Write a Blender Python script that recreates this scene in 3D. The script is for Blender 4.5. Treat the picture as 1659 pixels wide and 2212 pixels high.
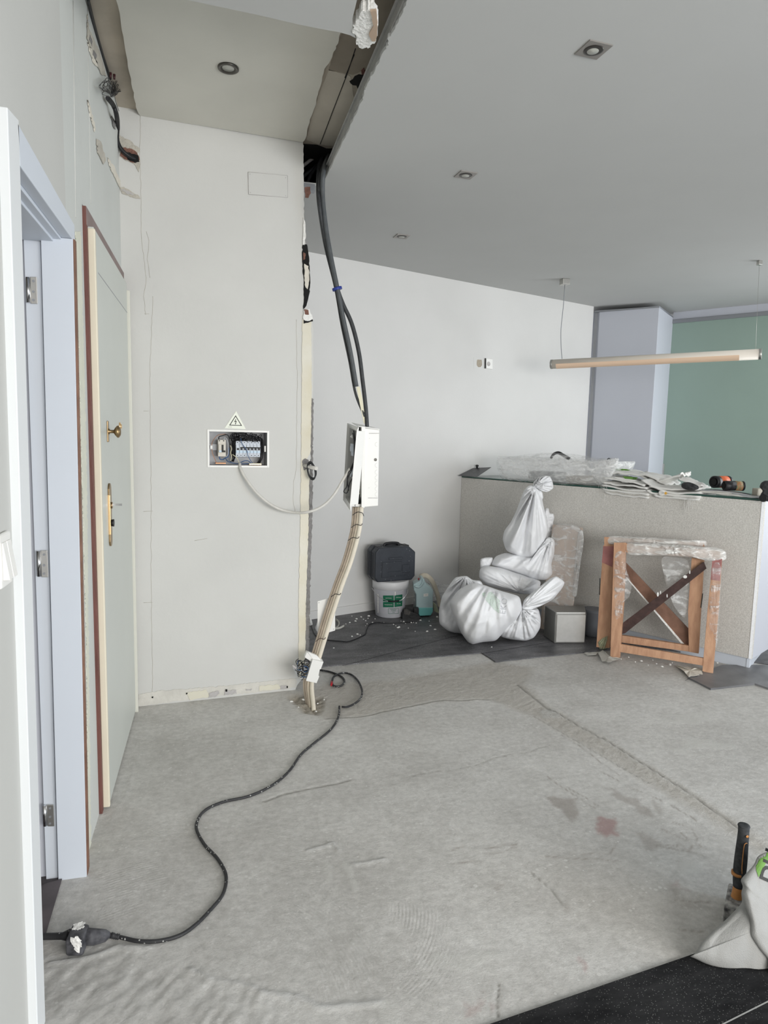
import bpy, math, random
import numpy as np
from mathutils import Vector, Matrix, noise
from mathutils.bvhtree import BVHTree
for o in list(bpy.data.objects): bpy.data.objects.remove(o)
S = bpy.context.scene
COL = S.collection
rnd = random.Random(7)
# ------------------------------------------------------------------ camera
FPX, H = 1450.0, 1.35
_N = np.array([-.0219, 1, 165.9/FPX]); _N /= np.linalg.norm(_N)
_Y = np.array([-368.5, -174, FPX]); _Y -= _Y.dot(_N)*_N; _Y /= np.linalg.norm(_Y)
_Z = -_N; _X = np.cross(_Y, _Z)
R = np.array([_X, _Y, _Z])              # rows: world axes in lens axes
CAM = np.array([0, 0, H])
cd = bpy.data.cameras.new('camera'); cam = bpy.data.objects.new('camera', cd); COL.objects.link(cam)
cd.sensor_fit = 'VERTICAL'; cd.sensor_height = 24; cd.lens = 24*FPX/2212; cd.clip_start = .02
_m = R @ np.array([[1, 0, 0], [0, -1, 0], [0, 0, -1]]).T
cam.matrix_world = Matrix([[*_m[0], 0], [*_m[1], 0], [*_m[2], H], [0, 0, 0, 1]])
S.camera = cam
# ------------------------------------------------------------------ light
S.view_settings.view_transform = 'Standard'; S.view_settings.look = 'None'
S.view_settings.gamma = 1; S.view_settings.use_curve_mapping = False
S.view_settings.exposure = 0.84
w = bpy.data.worlds.new('daylight'); S.world = w; w.use_nodes = True
bgn = w.node_tree.nodes['Background']; bgn.inputs[0].default_value = (.95, .97, 1, 1); bgn.inputs[1].default_value = .5
def area(name, loc, target, sx, sy, power, color):
    l = bpy.data.lights.new(name, 'AREA'); l.shape = 'RECTANGLE'; l.size = sx; l.size_y = sy; l.energy = power; l.color = color
    o = bpy.data.objects.new(name, l); COL.objects.link(o); o.location = loc
    o.rotation_euler = (Vector(target)-Vector(loc)).to_track_quat('-Z', 'Z').to_euler(); o.visible_camera = False
    return o
area('daylight_balcony', (2.2, -2.2, 1.35), (1.1, 2.6, .0), 3.4, 1.5, 105, (1, .985, .955))
kl_ = area('daylight_kitchen', (5.4, 3.55, 1.45), (2.5, 4.95, 1.5), 1.6, 1.6, 21, (.93, .97, 1))
kl_.data.spread = math.radians(130)
area('daylight_corridor', (3.3, .2, .8), (-.4, 1.7, .1), 1.6, 1.0, 15, (.66, .82, 1))

# ------------------------------------------------------------------ measuring helpers (photo point -> place on a real plane)
def ray(x, y): return R @ np.array([x-829.5, y-1106, FPX])
def G(x, y, z=0.0): d = ray(x, y); return Vector(CAM + d*((z-H)/d[2]))
def AX(x, y, X): d = ray(x, y); return Vector(CAM + d*(X/d[0]))
def AY(x, y, Yv): d = ray(x, y); return Vector(CAM + d*(Yv/d[1]))
class Plane:
    def __init__(s, a, b=None, n=None):
        s.a = Vector(a)
        if n is None:
            d = Vector((b[0]-a[0], b[1]-a[1], 0)).normalized(); n = Vector((d.y, -d.x, 0))
        s.n = Vector(n).normalized()
        if s.n.dot(Vector(CAM)-s.a) < 0: s.n = -s.n        # towards the viewer
        s.u = Vector((0, 0, 1)).cross(s.n).normalized(); s.v = s.n.cross(s.u)
    def p(s, x, y, off=0):
        d = Vector(ray(x, y)); c = Vector(CAM); a = s.a+s.n*off
        return c+d*((a-c).dot(s.n)/d.dot(s.n))
    def poly(s, pts, off=0): return [s.p(x, y, off) for x, y in pts]
XW = -.40                                # left wall
W = Plane((-.372, 3.355, 0), (.416, 3.429, 0))     # wall with the fuse box
F = Plane((.656, 4.742, 0), (3.435, 5.748, 0))     # white wall behind
K = Plane((2.0, 5.2, 0), (3.1, 3.22, 0))           # counter front
VD = Vector((.2, .98, 0)).normalized()
def facing(p): return Plane(p, n=-VD)
ZM, ZL, ZS = 2.58, 2.745, 2.768            # main ceiling, lobby ceiling, slab

# ------------------------------------------------------------------ materials
MATS = {}
def mat(name, col, rough=.6, metal=0, var=0, vscale=6, bump=0, bscale=60, col2=None, spec=.4, trans=0, sub=0, stretch=None, detail=6):
    if name in MATS: return MATS[name]
    m = bpy.data.materials.new(name); m.use_nodes = True; nt = m.node_tree; b = nt.nodes['Principled BSDF']
    b.inputs['Base Color'].default_value = (*col, 1); b.inputs['Roughness'].default_value = rough
    b.inputs['Metallic'].default_value = metal; b.inputs['Specular IOR Level'].default_value = spec
    b.inputs['Transmission Weight'].default_value = trans
    tc = nt.nodes.new('ShaderNodeTexCoord'); mp = nt.nodes.new('ShaderNodeMapping'); nt.links.new(tc.outputs['Object'], mp.inputs[0])
    if stretch: mp.inputs['Scale'].default_value = stretch
    if var or col2:
        n = nt.nodes.new('ShaderNodeTexNoise'); n.inputs['Scale'].default_value = vscale; n.inputs['Detail'].default_value = detail
        nt.links.new(mp.outputs[0], n.inputs['Vector'])
        r = nt.nodes.new('ShaderNodeValToRGB'); r.color_ramp.elements[0].position = .35; r.color_ramp.elements[1].position = .65
        c2 = col2 or tuple(min(1, c*(1+var)) for c in col); c1 = col if col2 else tuple(c*(1-var) for c in col)
        r.color_ramp.elements[0].color = (*c1, 1); r.color_ramp.elements[1].color = (*c2, 1)
        nt.links.new(n.outputs['Fac'], r.inputs[0]); nt.links.new(r.outputs[0], b.inputs['Base Color'])
    if bump:
        n2 = nt.nodes.new('ShaderNodeTexNoise'); n2.inputs['Scale'].default_value = bscale; n2.inputs['Detail'].default_value = 5
        nt.links.new(mp.outputs[0], n2.inputs['Vector'])
        bp = nt.nodes.new('ShaderNodeBump'); bp.inputs['Strength'].default_value = bump; bp.inputs['Distance'].default_value = .01
        nt.links.new(n2.outputs['Fac'], bp.inputs['Height']); nt.links.new(bp.outputs[0], b.inputs['Normal'])
    MATS[name] = m; return m
M_wall = mat('white_wall_paint', (.665, .66, .645), .75, var=.02, vscale=2.5, bump=.06, bscale=90)
M_panelw = mat('skimmed_wall', (.605, .60, .575), .8, var=.035, vscale=1.8, bump=.1, bscale=40)
M_leftw = mat('old_wall_paint', (.57, .585, .56), .7, var=.03, vscale=2.2, bump=.12, bscale=30)
M_leftn = mat('near_wall_paint', (.53, .53, .505), .7, var=.015, vscale=2, bump=.06, bscale=60)
M_ceil = mat('ceiling_paint', (.505, .507, .495), .85, var=.01, vscale=3)
M_lob = mat('lobby_ceiling_paint', (.64, .625, .565), .8, var=.03, vscale=3, bump=.06, bscale=30)
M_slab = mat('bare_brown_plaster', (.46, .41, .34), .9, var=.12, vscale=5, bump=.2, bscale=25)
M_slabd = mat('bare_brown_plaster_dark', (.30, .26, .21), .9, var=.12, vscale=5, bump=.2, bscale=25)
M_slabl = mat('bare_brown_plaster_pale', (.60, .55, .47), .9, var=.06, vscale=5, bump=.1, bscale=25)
M_cream = mat('cream_plaster', (.67, .62, .49), .8, col2=(.72, .69, .60), vscale=5, bump=.2, bscale=40)
M_mortar = mat('grey_mortar', (.24, .23, .225), .95, var=.2, vscale=30, bump=.8, bscale=120)
M_flake = mat('torn_plaster', (.50, .47, .41), .9, var=.1, vscale=30, bump=.6, bscale=120)
M_flakep = mat('pale_torn_plaster', (.68, .64, .56), .9, var=.06, vscale=30, bump=.4, bscale=90)
M_patchg = mat('grey_patch', (.47, .45, .44), .9, var=.08, vscale=40, bump=.3, bscale=90)
M_white_pl = mat('white_plaster', (.84, .83, .80), .9, var=.03, vscale=30, bump=1, bscale=60)
M_brick = mat('red_brick', (.20, .10, .075), .9, var=.25, vscale=40, bump=.8, bscale=90)
M_shadeblack = mat('dark_cavity', (.012, .012, .012), 1)  # near-black for painted shade in holes and gaps, and for dark seams
M_steelp = mat('galvanised_profile', (.34, .34, .33), .5, metal=.5, var=.1, vscale=20)
M_alu = mat('brushed_steel', (.55, .54, .51), .35, metal=.9, var=.05, vscale=3)
M_chrome = mat('chrome', (.65, .65, .65), .18, metal=1)
M_lilac = mat('lilac_lacquer', (.55, .57, .63), .55, var=.01, vscale=3)
M_jamb = mat('bluish_white_lacquer', (.60, .64, .70), .45, var=.01, vscale=3)
M_casew = mat('white_lacquer', (.72, .74, .75), .4)
M_glassg = mat('green_frosted_glass', (.30, .395, .345), .45, var=.04, vscale=1.2)
M_railm = mat('grey_rail', (.30, .31, .33), .4, metal=.4)
M_woodbr = mat('red_brown_wood', (.14, .055, .045), .6, var=.2, vscale=12, bump=.3, bscale=60, stretch=(3, 3, .4))
M_creamw = mat('cream_door_edge', (.72, .66, .53), .5, var=.03)
M_doorf = mat('grey_green_door_paint', (.56, .58, .54), .4, var=.03, vscale=2)
M_brass = mat('aged_brass', (.30, .21, .11), .35, metal=.9, var=.2, vscale=30)
M_brassb = mat('polished_brass', (.85, .58, .30), .25, metal=.8)
M_blackp = mat('black_plastic', (.012, .012, .014), .45, var=.3, vscale=40, bump=.2)
M_cable = mat('dark_grey_conduit', (.035, .037, .04), .55, var=.2, vscale=60)
M_cableg = mat('slate_grey_conduit', (.075, .082, .088), .5, var=.1, vscale=40)
M_wblack = mat('black_wire', (.01, .01, .012), .4)
M_wblue = mat('blue_wire', (.03, .09, .22), .4)
M_wgrey = mat('pale_grey_wire', (.45, .46, .48), .4)
M_wcopper = mat('copper_wire', (.45, .2, .1), .35, metal=.7)
M_wyg = mat('cream_wire', (.62, .58, .42), .4)
M_beige = mat('beige_conduit', (.62, .54, .43), .5, var=.07, vscale=30)
M_beiged = mat('brownish_beige_conduit', (.47, .39, .31), .5, var=.1, vscale=30)
M_whitec = mat('white_cable', (.62, .60, .56), .5, var=.06, vscale=40)
M_wplast = mat('white_plastic', (.80, .79, .76), .35, var=.01)
M_gplast = mat('grey_plastic', (.44, .44, .45), .5, var=.08, vscale=20)
M_brk = mat('breaker_grey', (.56, .60, .66), .4)
M_brkb = mat('breaker_beige', (.60, .56, .49), .4)
M_ink = mat('black_ink', (.02, .02, .018), .6)
M_sign = mat('pale_sign_vinyl', (.78, .80, .70), .4)
M_bag = mat('white_woven_plastic', (.86, .865, .88), .62, spec=.25, var=.03, vscale=8, bump=.25, bscale=240)
M_bag2 = mat('sack_fabric', (.82, .81, .78), .55, var=.05, vscale=6, bump=.3, bscale=260)
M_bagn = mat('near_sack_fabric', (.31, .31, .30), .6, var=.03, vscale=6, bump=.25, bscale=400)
M_green = mat('green_print', (.12, .26, .05), .6, var=.06, vscale=30)
M_greenp = mat('faded_green_print', (.62, .70, .64), .6)
M_greyp = mat('faded_grey_print', (.60, .61, .63), .6)
M_greenl = mat('dark_green_label', (.012, .14, .075), .5, var=.1, vscale=40)
M_bucket = mat('white_bucket_plastic', (.55, .56, .60), .4, col2=(.62, .62, .66), vscale=14)
M_blid = mat('bucket_rim_white', (.68, .68, .69), .4)
M_jug = mat('translucent_blue_plastic', (.47, .61, .63), .3, var=.03)
M_liquid = mat('turquoise_liquid', (.20, .58, .56), .25)
M_red = mat('red_plastic', (.42, .02, .03), .4)
M_blue = mat('blue_tape', (.02, .04, .25), .4)
M_board = mat('pinkish_plywood', (.50, .41, .355), .7, col2=(.58, .49, .42), vscale=4, stretch=(5, 5, .7))
M_wood = mat('orange_pine', (.44, .24, .145), .6, col2=(.58, .34, .21), vscale=9, bump=.2, bscale=60, stretch=(4, 4, .8))
M_wooddk = mat('dark_stained_board', (.055, .028, .024), .6, var=.25, vscale=30, bump=.2)
M_woodmid = mat('brown_board', (.20, .105, .07), .6, var=.2, vscale=14, bump=.2)
M_redbr = mat('reddish_stained_end', (.36, .15, .14), .6, var=.15, vscale=20)
M_peach = mat('peach_diffuser', (.86, .63, .46), .5)
M_diffw = mat('lamp_diffuser', (.74, .68, .60), .35)
M_orange = mat('orange_wrap', (.80, .18, .07), .5, var=.1, vscale=30)
M_orangeh = mat('orange_handle', (.50, .22, .07), .5, var=.1, vscale=40)
M_ash = mat('dusty_black_rubber', (.018, .02, .022), .7, col2=(.05, .052, .055), vscale=60)
M_hamm = mat('plaster_splashed_steel', (.04, .04, .045), .6, col2=(.45, .44, .42), vscale=45)
M_olive = mat('pale_green_film', (.42, .44, .30), .6, var=.1, vscale=20)
M_paper = mat('torn_paper', (.48, .47, .43), .8, var=.08, vscale=20)
M_beigef = mat('beige_foam', (.58, .52, .42), .7, var=.1, vscale=20)
M_jamstain = mat('dusty_black_plug', (.03, .03, .035), .6, col2=(.10, .10, .11), vscale=50)
M_thresh = mat('dark_threshold_tile', (.10, .085, .09), .6, var=.2, vscale=10)

def film(name, alpha, tint=(.9, .9, .89), scale=11):
    m = bpy.data.materials.new(name); m.use_nodes = True; nt = m.node_tree; b = nt.nodes['Principled BSDF']; out = nt.nodes['Material Output']
    b.inputs['Base Color'].default_value = (*tint, 1); b.inputs['Roughness'].default_value = .16; b.inputs['Specular IOR Level'].default_value = .9
    tr = nt.nodes.new('ShaderNodeBsdfTransparent'); mx = nt.nodes.new('ShaderNodeMixShader')
    tc = nt.nodes.new('ShaderNodeTexCoord'); n = nt.nodes.new('ShaderNodeTexNoise'); n.inputs['Scale'].default_value = scale; n.inputs['Detail'].default_value = 3
    n.inputs['Distortion'].default_value = 1.0
    mp = nt.nodes.new('ShaderNodeMapping'); mp.inputs['Scale'].default_value = (1, 1, 2.6); mp.inputs['Rotation'].default_value = (.5, .6, .2); nt.links.new(tc.outputs['Object'], mp.inputs[0]); nt.links.new(mp.outputs[0], n.inputs['Vector'])
    r = nt.nodes.new('ShaderNodeValToRGB'); r.color_ramp.elements[0].position = .5; r.color_ramp.elements[1].position = .68
    r.color_ramp.elements[0].color = (alpha, alpha, alpha, 1); hi = min(1, alpha+.45); r.color_ramp.elements[1].color = (hi, hi, hi, 1)
    nt.links.new(n.outputs['Fac'], r.inputs[0]); nt.links.new(r.outputs[0], mx.inputs[0])
    bp = nt.nodes.new('ShaderNodeBump'); bp.inputs['Strength'].default_value = .6; bp.inputs['Distance'].default_value = .02
    nt.links.new(n.outputs['Fac'], bp.inputs['Height']); nt.links.new(bp.outputs[0], b.inputs['Normal'])
    nt.links.new(tr.outputs[0], mx.inputs[1]); nt.links.new(b.outputs[0], mx.inputs[2]); nt.links.new(mx.outputs[0], out.inputs[0])
    return m
M_film = film('clear_stretch_film', .12)
M_filmw = film('milky_stretch_film', .34)
M_filmt = film('bundled_stretch_film', .55, (.86, .85, .82), 16)

def speck_mat(name, base, base2, speck, thr, scale=55, rough=.5, streak=None):
    """dark surface with pale plaster specks and dusty streaks"""
    m = bpy.data.materials.new(name); m.use_nodes = True; nt = m.node_tree; b = nt.nodes['Principled BSDF']; L = nt.links.new
    b.inputs['Roughness'].default_value = rough
    tc = nt.nodes.new('ShaderNodeTexCoord')
    n = nt.nodes.new('ShaderNodeTexNoise'); n.inputs['Scale'].default_value = 5; n.inputs['Detail'].default_value = 9; n.inputs['Roughness'].default_value = .7
    mp = nt.nodes.new('ShaderNodeMapping')
    if streak: mp.inputs['Scale'].default_value = streak[:3]; mp.inputs['Rotation'].default_value = (0, 0, streak[3])
    L(tc.outputs['Object'], mp.inputs[0]); L(mp.outputs[0], n.inputs['Vector'])
    r = nt.nodes.new('ShaderNodeValToRGB'); r.color_ramp.elements[0].position = .38; r.color_ramp.elements[1].position = .68
    r.color_ramp.elements[0].color = (*base, 1); r.color_ramp.elements[1].color = (*base2, 1); L(n.outputs['Fac'], r.inputs[0])
    v = nt.nodes.new('ShaderNodeTexVoronoi'); v.inputs['Scale'].default_value = scale; L(tc.outputs['Object'], v.inputs['Vector'])
    n2 = nt.nodes.new('ShaderNodeTexNoise'); n2.inputs['Scale'].default_value = 3.5; n2.inputs['Detail'].default_value = 4; L(tc.outputs['Object'], n2.inputs['Vector'])
    mul = nt.nodes.new('ShaderNodeMath'); mul.operation = 'MULTIPLY'; mul.inputs[1].default_value = thr; L(n2.outputs['Fac'], mul.inputs[0])
    lt = nt.nodes.new('ShaderNodeMath'); lt.operation = 'LESS_THAN'; L(v.outputs['Distance'], lt.inputs[0]); L(mul.outputs[0], lt.inputs[1])
    mx = nt.nodes.new('ShaderNodeMix'); mx.data_type = 'RGBA'; L(lt.outputs[0], mx.inputs[0]); L(r.outputs[0], mx.inputs[6]); mx.inputs[7].default_value = (*speck, 1)
    L(mx.outputs[2], b.inputs['Base Color'])
    bp = nt.nodes.new('ShaderNodeBump'); bp.inputs['Strength'].default_value = .25; bp.inputs['Distance'].default_value = .01; L(n.outputs['Fac'], bp.inputs['Height']); L(bp.outputs[0], b.inputs['Normal'])
    return m
M_tile = speck_mat('dark_slate_tile', (.056, .056, .060), (.15, .147, .153), (.6, .6, .58), .30, 150, .5, (1, 2.6, 1, .6))
M_tilen = speck_mat('near_black_tile', (.008, .008, .009), (.030, .030, .031), (.16, .16, .155), .30, 170, .75, (1, 3, 1, -.8))
M_tilen.node_tree.nodes['Principled BSDF'].inputs['Specular IOR Level'].default_value = .15
M_case = speck_mat('dusty_charcoal_case', (.014, .018, .026), (.028, .034, .046), (.5, .5, .5), .14, 42, .5)
M_cord = speck_mat('plaster_flecked_black_rubber', (.018, .018, .02), (.04, .04, .042), (.45, .45, .43), .42, 90, .6)
M_fab = mat('woven_grey_laminate', (.53, .51, .475), .65, col2=(.68, .66, .62), vscale=150, detail=2, bump=.12, bscale=300)
M_fabl = mat('white_woven_laminate', (.90, .91, .93), .6, var=.04, vscale=120)

# ------------------------------------------------------------------ mesh helpers
ORG = {}
def thing(name, label, cat, loc, group=None):
    o = bpy.data.objects.new(name, None); COL.objects.link(o); o.location = loc; o.empty_display_size = .05
    o['label'] = label; o['category'] = cat
    if group: o['group'] = group
    ORG[o] = Vector(loc); return o
def tag(o, label, cat, group=None, kind=None):
    o['label'] = label; o['category'] = cat
    if group: o['group'] = group
    if kind: o['kind'] = kind
    return o
def struct(o, label=None):
    o['kind'] = 'structure'
    if label: o['label'] = label
    return o
class MB:
    def __init__(s): s.v = []; s.f = []; s.sm = []
    def add(s, vs, fs, smooth=False):
        n = len(s.v); s.v += [Vector(q) for q in vs]
        for f in fs: s.f.append(tuple(i+n for i in f)); s.sm.append(smooth)
        return s
    def box(s, c, size, rot=None):
        c = Vector(c); hx, hy, hz = [q/2 for q in size]; rot = rot or Matrix.Identity(3)
        vs = [c+rot@Vector((x*hx, y*hy, z*hz)) for x in (-1, 1) for y in (-1, 1) for z in (-1, 1)]
        return s.add(vs, [(0, 1, 3, 2), (4, 6, 7, 5), (0, 4, 5, 1), (2, 3, 7, 6), (0, 2, 6, 4), (1, 5, 7, 3)])
    def b2(s, a, b): return s.box([(a[i]+b[i])/2 for i in range(3)], [abs(b[i]-a[i]) for i in range(3)])
    def prism(s, pts, ext):
        pts = [Vector(p) for p in pts]; ext = Vector(ext); n = len(pts)
        return s.add(pts+[p+ext for p in pts], [tuple(range(n)), tuple(range(2*n-1, n-1, -1))]+[(i, i+n, (i+1) % n+n, (i+1) % n) for i in range(n)])
    def tube(s, pts, r, sides=8, caps=True, ring=None, flat=1.0):
        pts = [Vector(p) for p in pts]; n = len(pts); up = Vector((.13, .31, .94)); vs = []
        T0 = (pts[1]-pts[0]).normalized(); N = (up-T0*up.dot(T0)).normalized()
        for i, p in enumerate(pts):
            T = (pts[min(i+1, n-1)]-pts[max(i-1, 0)]).normalized(); N = (N-T*N.dot(T)).normalized(); B = T.cross(N)
            rr = (r[i] if isinstance(r, (list, tuple)) else r)*(ring(i) if ring else 1)
            for k in range(sides):
                a = 2*math.pi*k/sides; vs.append(p+N*math.cos(a)*rr+B*math.sin(a)*rr*flat)
        fs = [(i*sides+k, i*sides+(k+1) % sides, (i+1)*sides+(k+1) % sides, (i+1)*sides+k) for i in range(n-1) for k in range(sides)]
        s.add(vs, fs, True)
        if caps:
            m = len(s.v)-n*sides; s.f += [tuple(m+k for k in range(sides))[::-1], tuple(m+(n-1)*sides+k for k in range(sides))]; s.sm += [False, False]
        return s
    def lathe(s, base, prof, axis=(0, 0, 1), sides=32, smooth=True):
        ax = Vector(axis).normalized(); t = Vector((1, 0, 0)) if abs(ax.x) < .9 else Vector((0, 1, 0)); N = (t-ax*t.dot(ax)).normalized(); B = ax.cross(N)
        vs = [Vector(base)+ax*z+(N*math.cos(2*math.pi*k/sides)+B*math.sin(2*math.pi*k/sides))*r for r, z in prof for k in range(sides)]
        fs = [(i*sides+k, i*sides+(k+1) % sides, (i+1)*sides+(k+1) % sides, (i+1)*sides+k) for i in range(len(prof)-1) for k in range(sides)]
        m = len(s.v); s.add(vs, fs, smooth)
        s.f += [tuple(m+k for k in range(sides))[::-1], tuple(m+(len(prof)-1)*sides+k for k in range(sides))]; s.sm += [False, False]
        return s
    def build(s, name, m, parent=None, bevel=0, subd=0, seg=2):
        me = bpy.data.meshes.new(name)
        if parent is not None: org = ORG[parent]
        else:
            zs = min(v.z for v in s.v); org = Vector((sum(v.x for v in s.v)/len(s.v), sum(v.y for v in s.v)/len(s.v), zs))
        me.from_pydata([tuple(v-org) for v in s.v], [], s.f); me.update()
        me.polygons.foreach_set('use_smooth', s.sm)
        import bmesh
        bm = bmesh.new(); bm.from_mesh(me); bmesh.ops.recalc_face_normals(bm, faces=bm.faces); bm.to_mesh(me); bm.free()
        me.materials.append(m); o = bpy.data.objects.new(name, me); COL.objects.link(o); ORG[o] = org
        if parent is not None: o.parent = parent
        else: o.location = org
        if bevel:
            md = o.modifiers.new('b', 'BEVEL'); md.width = bevel; md.segments = seg; md.limit_method = 'ANGLE'; md.angle_limit = .7
        if subd:
            md = o.modifiers.new('s', 'SUBSURF'); md.levels = subd; md.render_levels = subd
        return o
def spline(pts, n=8):
    pts = [Vector(p) for p in pts]; P = [pts[0]*2-pts[1]]+pts+[pts[-1]*2-pts[-2]]; out = []
    for i in range(1, len(P)-2):
        a, b, c, d = P[i-1:i+3]
        for k in range(n):
            t = k/n; out.append(.5*((2*b)+(c-a)*t+(2*a-5*b+4*c-d)*t*t+(3*b-a-3*c+d)*t**3))
    return out+[pts[-1]]
def resample(pts, step):
    out = [pts[0]]; acc = 0
    for a, b in zip(pts, pts[1:]):
        L = (b-a).length; t = step-acc
        while t <= L: out.append(a+(b-a)*(t/L)); t += step
        acc = (acc+L) % step
    return out
def rag(pts, amp=1.5, step=5, seed=1):
    """ragged outline through photo points"""
    r = random.Random(seed); out = []
    for (x0, y0), (x1, y1) in zip(pts, pts[1:]+pts[:1]):
        n = max(1, int(math.hypot(x1-x0, y1-y0)/step))
        for k in range(n):
            t = k/n; q = 0 if k == 0 else amp; out.append((x0+(x1-x0)*t+r.uniform(-q, q), y0+(y1-y0)*t+r.uniform(-q, q)))
    return out
def ragline(a, b, amp, step, seed):
    r = random.Random(seed); n = max(2, int(math.hypot(b[0]-a[0], b[1]-a[1])/step)); o = []
    for k in range(n+1):
        t = k/n; q = amp if 0 < k < n else 0; o.append((a[0]+(b[0]-a[0])*t+r.uniform(-q, q), a[1]+(b[1]-a[1])*t+r.uniform(-q, q)))
    return o
def decal(text, size, org, u, v, n, m, parent, name='print', lift=.0008, bvh=None, bold=0, cx=True):
    c = bpy.data.curves.new(name, 'FONT'); c.body = text; c.size = size; c.align_x = 'CENTER' if cx else 'LEFT'; c.align_y = 'CENTER'; c.offset = bold
    if bvh: c.resolution_u = 3
    t = bpy.data.objects.new(name, c); COL.objects.link(t); bpy.context.view_layer.update()
    me = bpy.data.meshes.new_from_object(t.evaluated_get(bpy.context.evaluated_depsgraph_get())); bpy.data.objects.remove(t)
    import bmesh
    if bvh:
        bm = bmesh.new(); bm.from_mesh(me); bmesh.ops.triangulate(bm, faces=bm.faces)
        for _ in range(3): bmesh.ops.subdivide_edges(bm, edges=[e for e in bm.edges if e.calc_length() > size*.12], cuts=1); bmesh.ops.triangulate(bm, faces=bm.faces)
        bm.to_mesh(me); bm.free()
    po = ORG[parent]
    for q in me.vertices:
        w_ = Vector(org)+Vector(u)*q.co.x+Vector(v)*q.co.y
        if bvh:
            hit = bvh.ray_cast(Vector(CAM), (w_-Vector(CAM)).normalized()); w_ = hit[0] if hit[0] else w_
        q.co = w_+Vector(n)*lift-po
    me.materials.clear(); me.materials.append(m)
    o = bpy.data.objects.new(name, me); COL.objects.link(o); o.parent = parent; ORG[o] = po; return o
def drape(poly, n, m, parent, name, bvh, lift=.0008, sub=5):
    """flat printed patch laid on a curved surface"""
    import bmesh
    bm = bmesh.new(); vs = [bm.verts.new(p) for p in poly]; bm.faces.new(vs)
    bmesh.ops.triangulate(bm, faces=bm.faces)
    for _ in range(sub): bmesh.ops.subdivide_edges(bm, edges=[e for e in bm.edges if e.calc_length() > .012], cuts=1); bmesh.ops.triangulate(bm, faces=bm.faces)
    me = bpy.data.meshes.new(name); po = ORG[parent]
    for q in bm.verts:
        hit = bvh.ray_cast(Vector(CAM), (q.co-Vector(CAM)).normalized())
        if hit[0]: q.co = hit[0]
        q.co = q.co+Vector(n)*lift-po
    bm.to_mesh(me); bm.free(); me.materials.append(m); o = bpy.data.objects.new(name, me); COL.objects.link(o); o.parent = parent; ORG[o] = po; return o
def world_bvh(o):
    off = ORG[o]; return BVHTree.FromPolygons([v.co+off for v in o.data.vertices], [tuple(p.vertices) for p in o.data.polygons])
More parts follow.
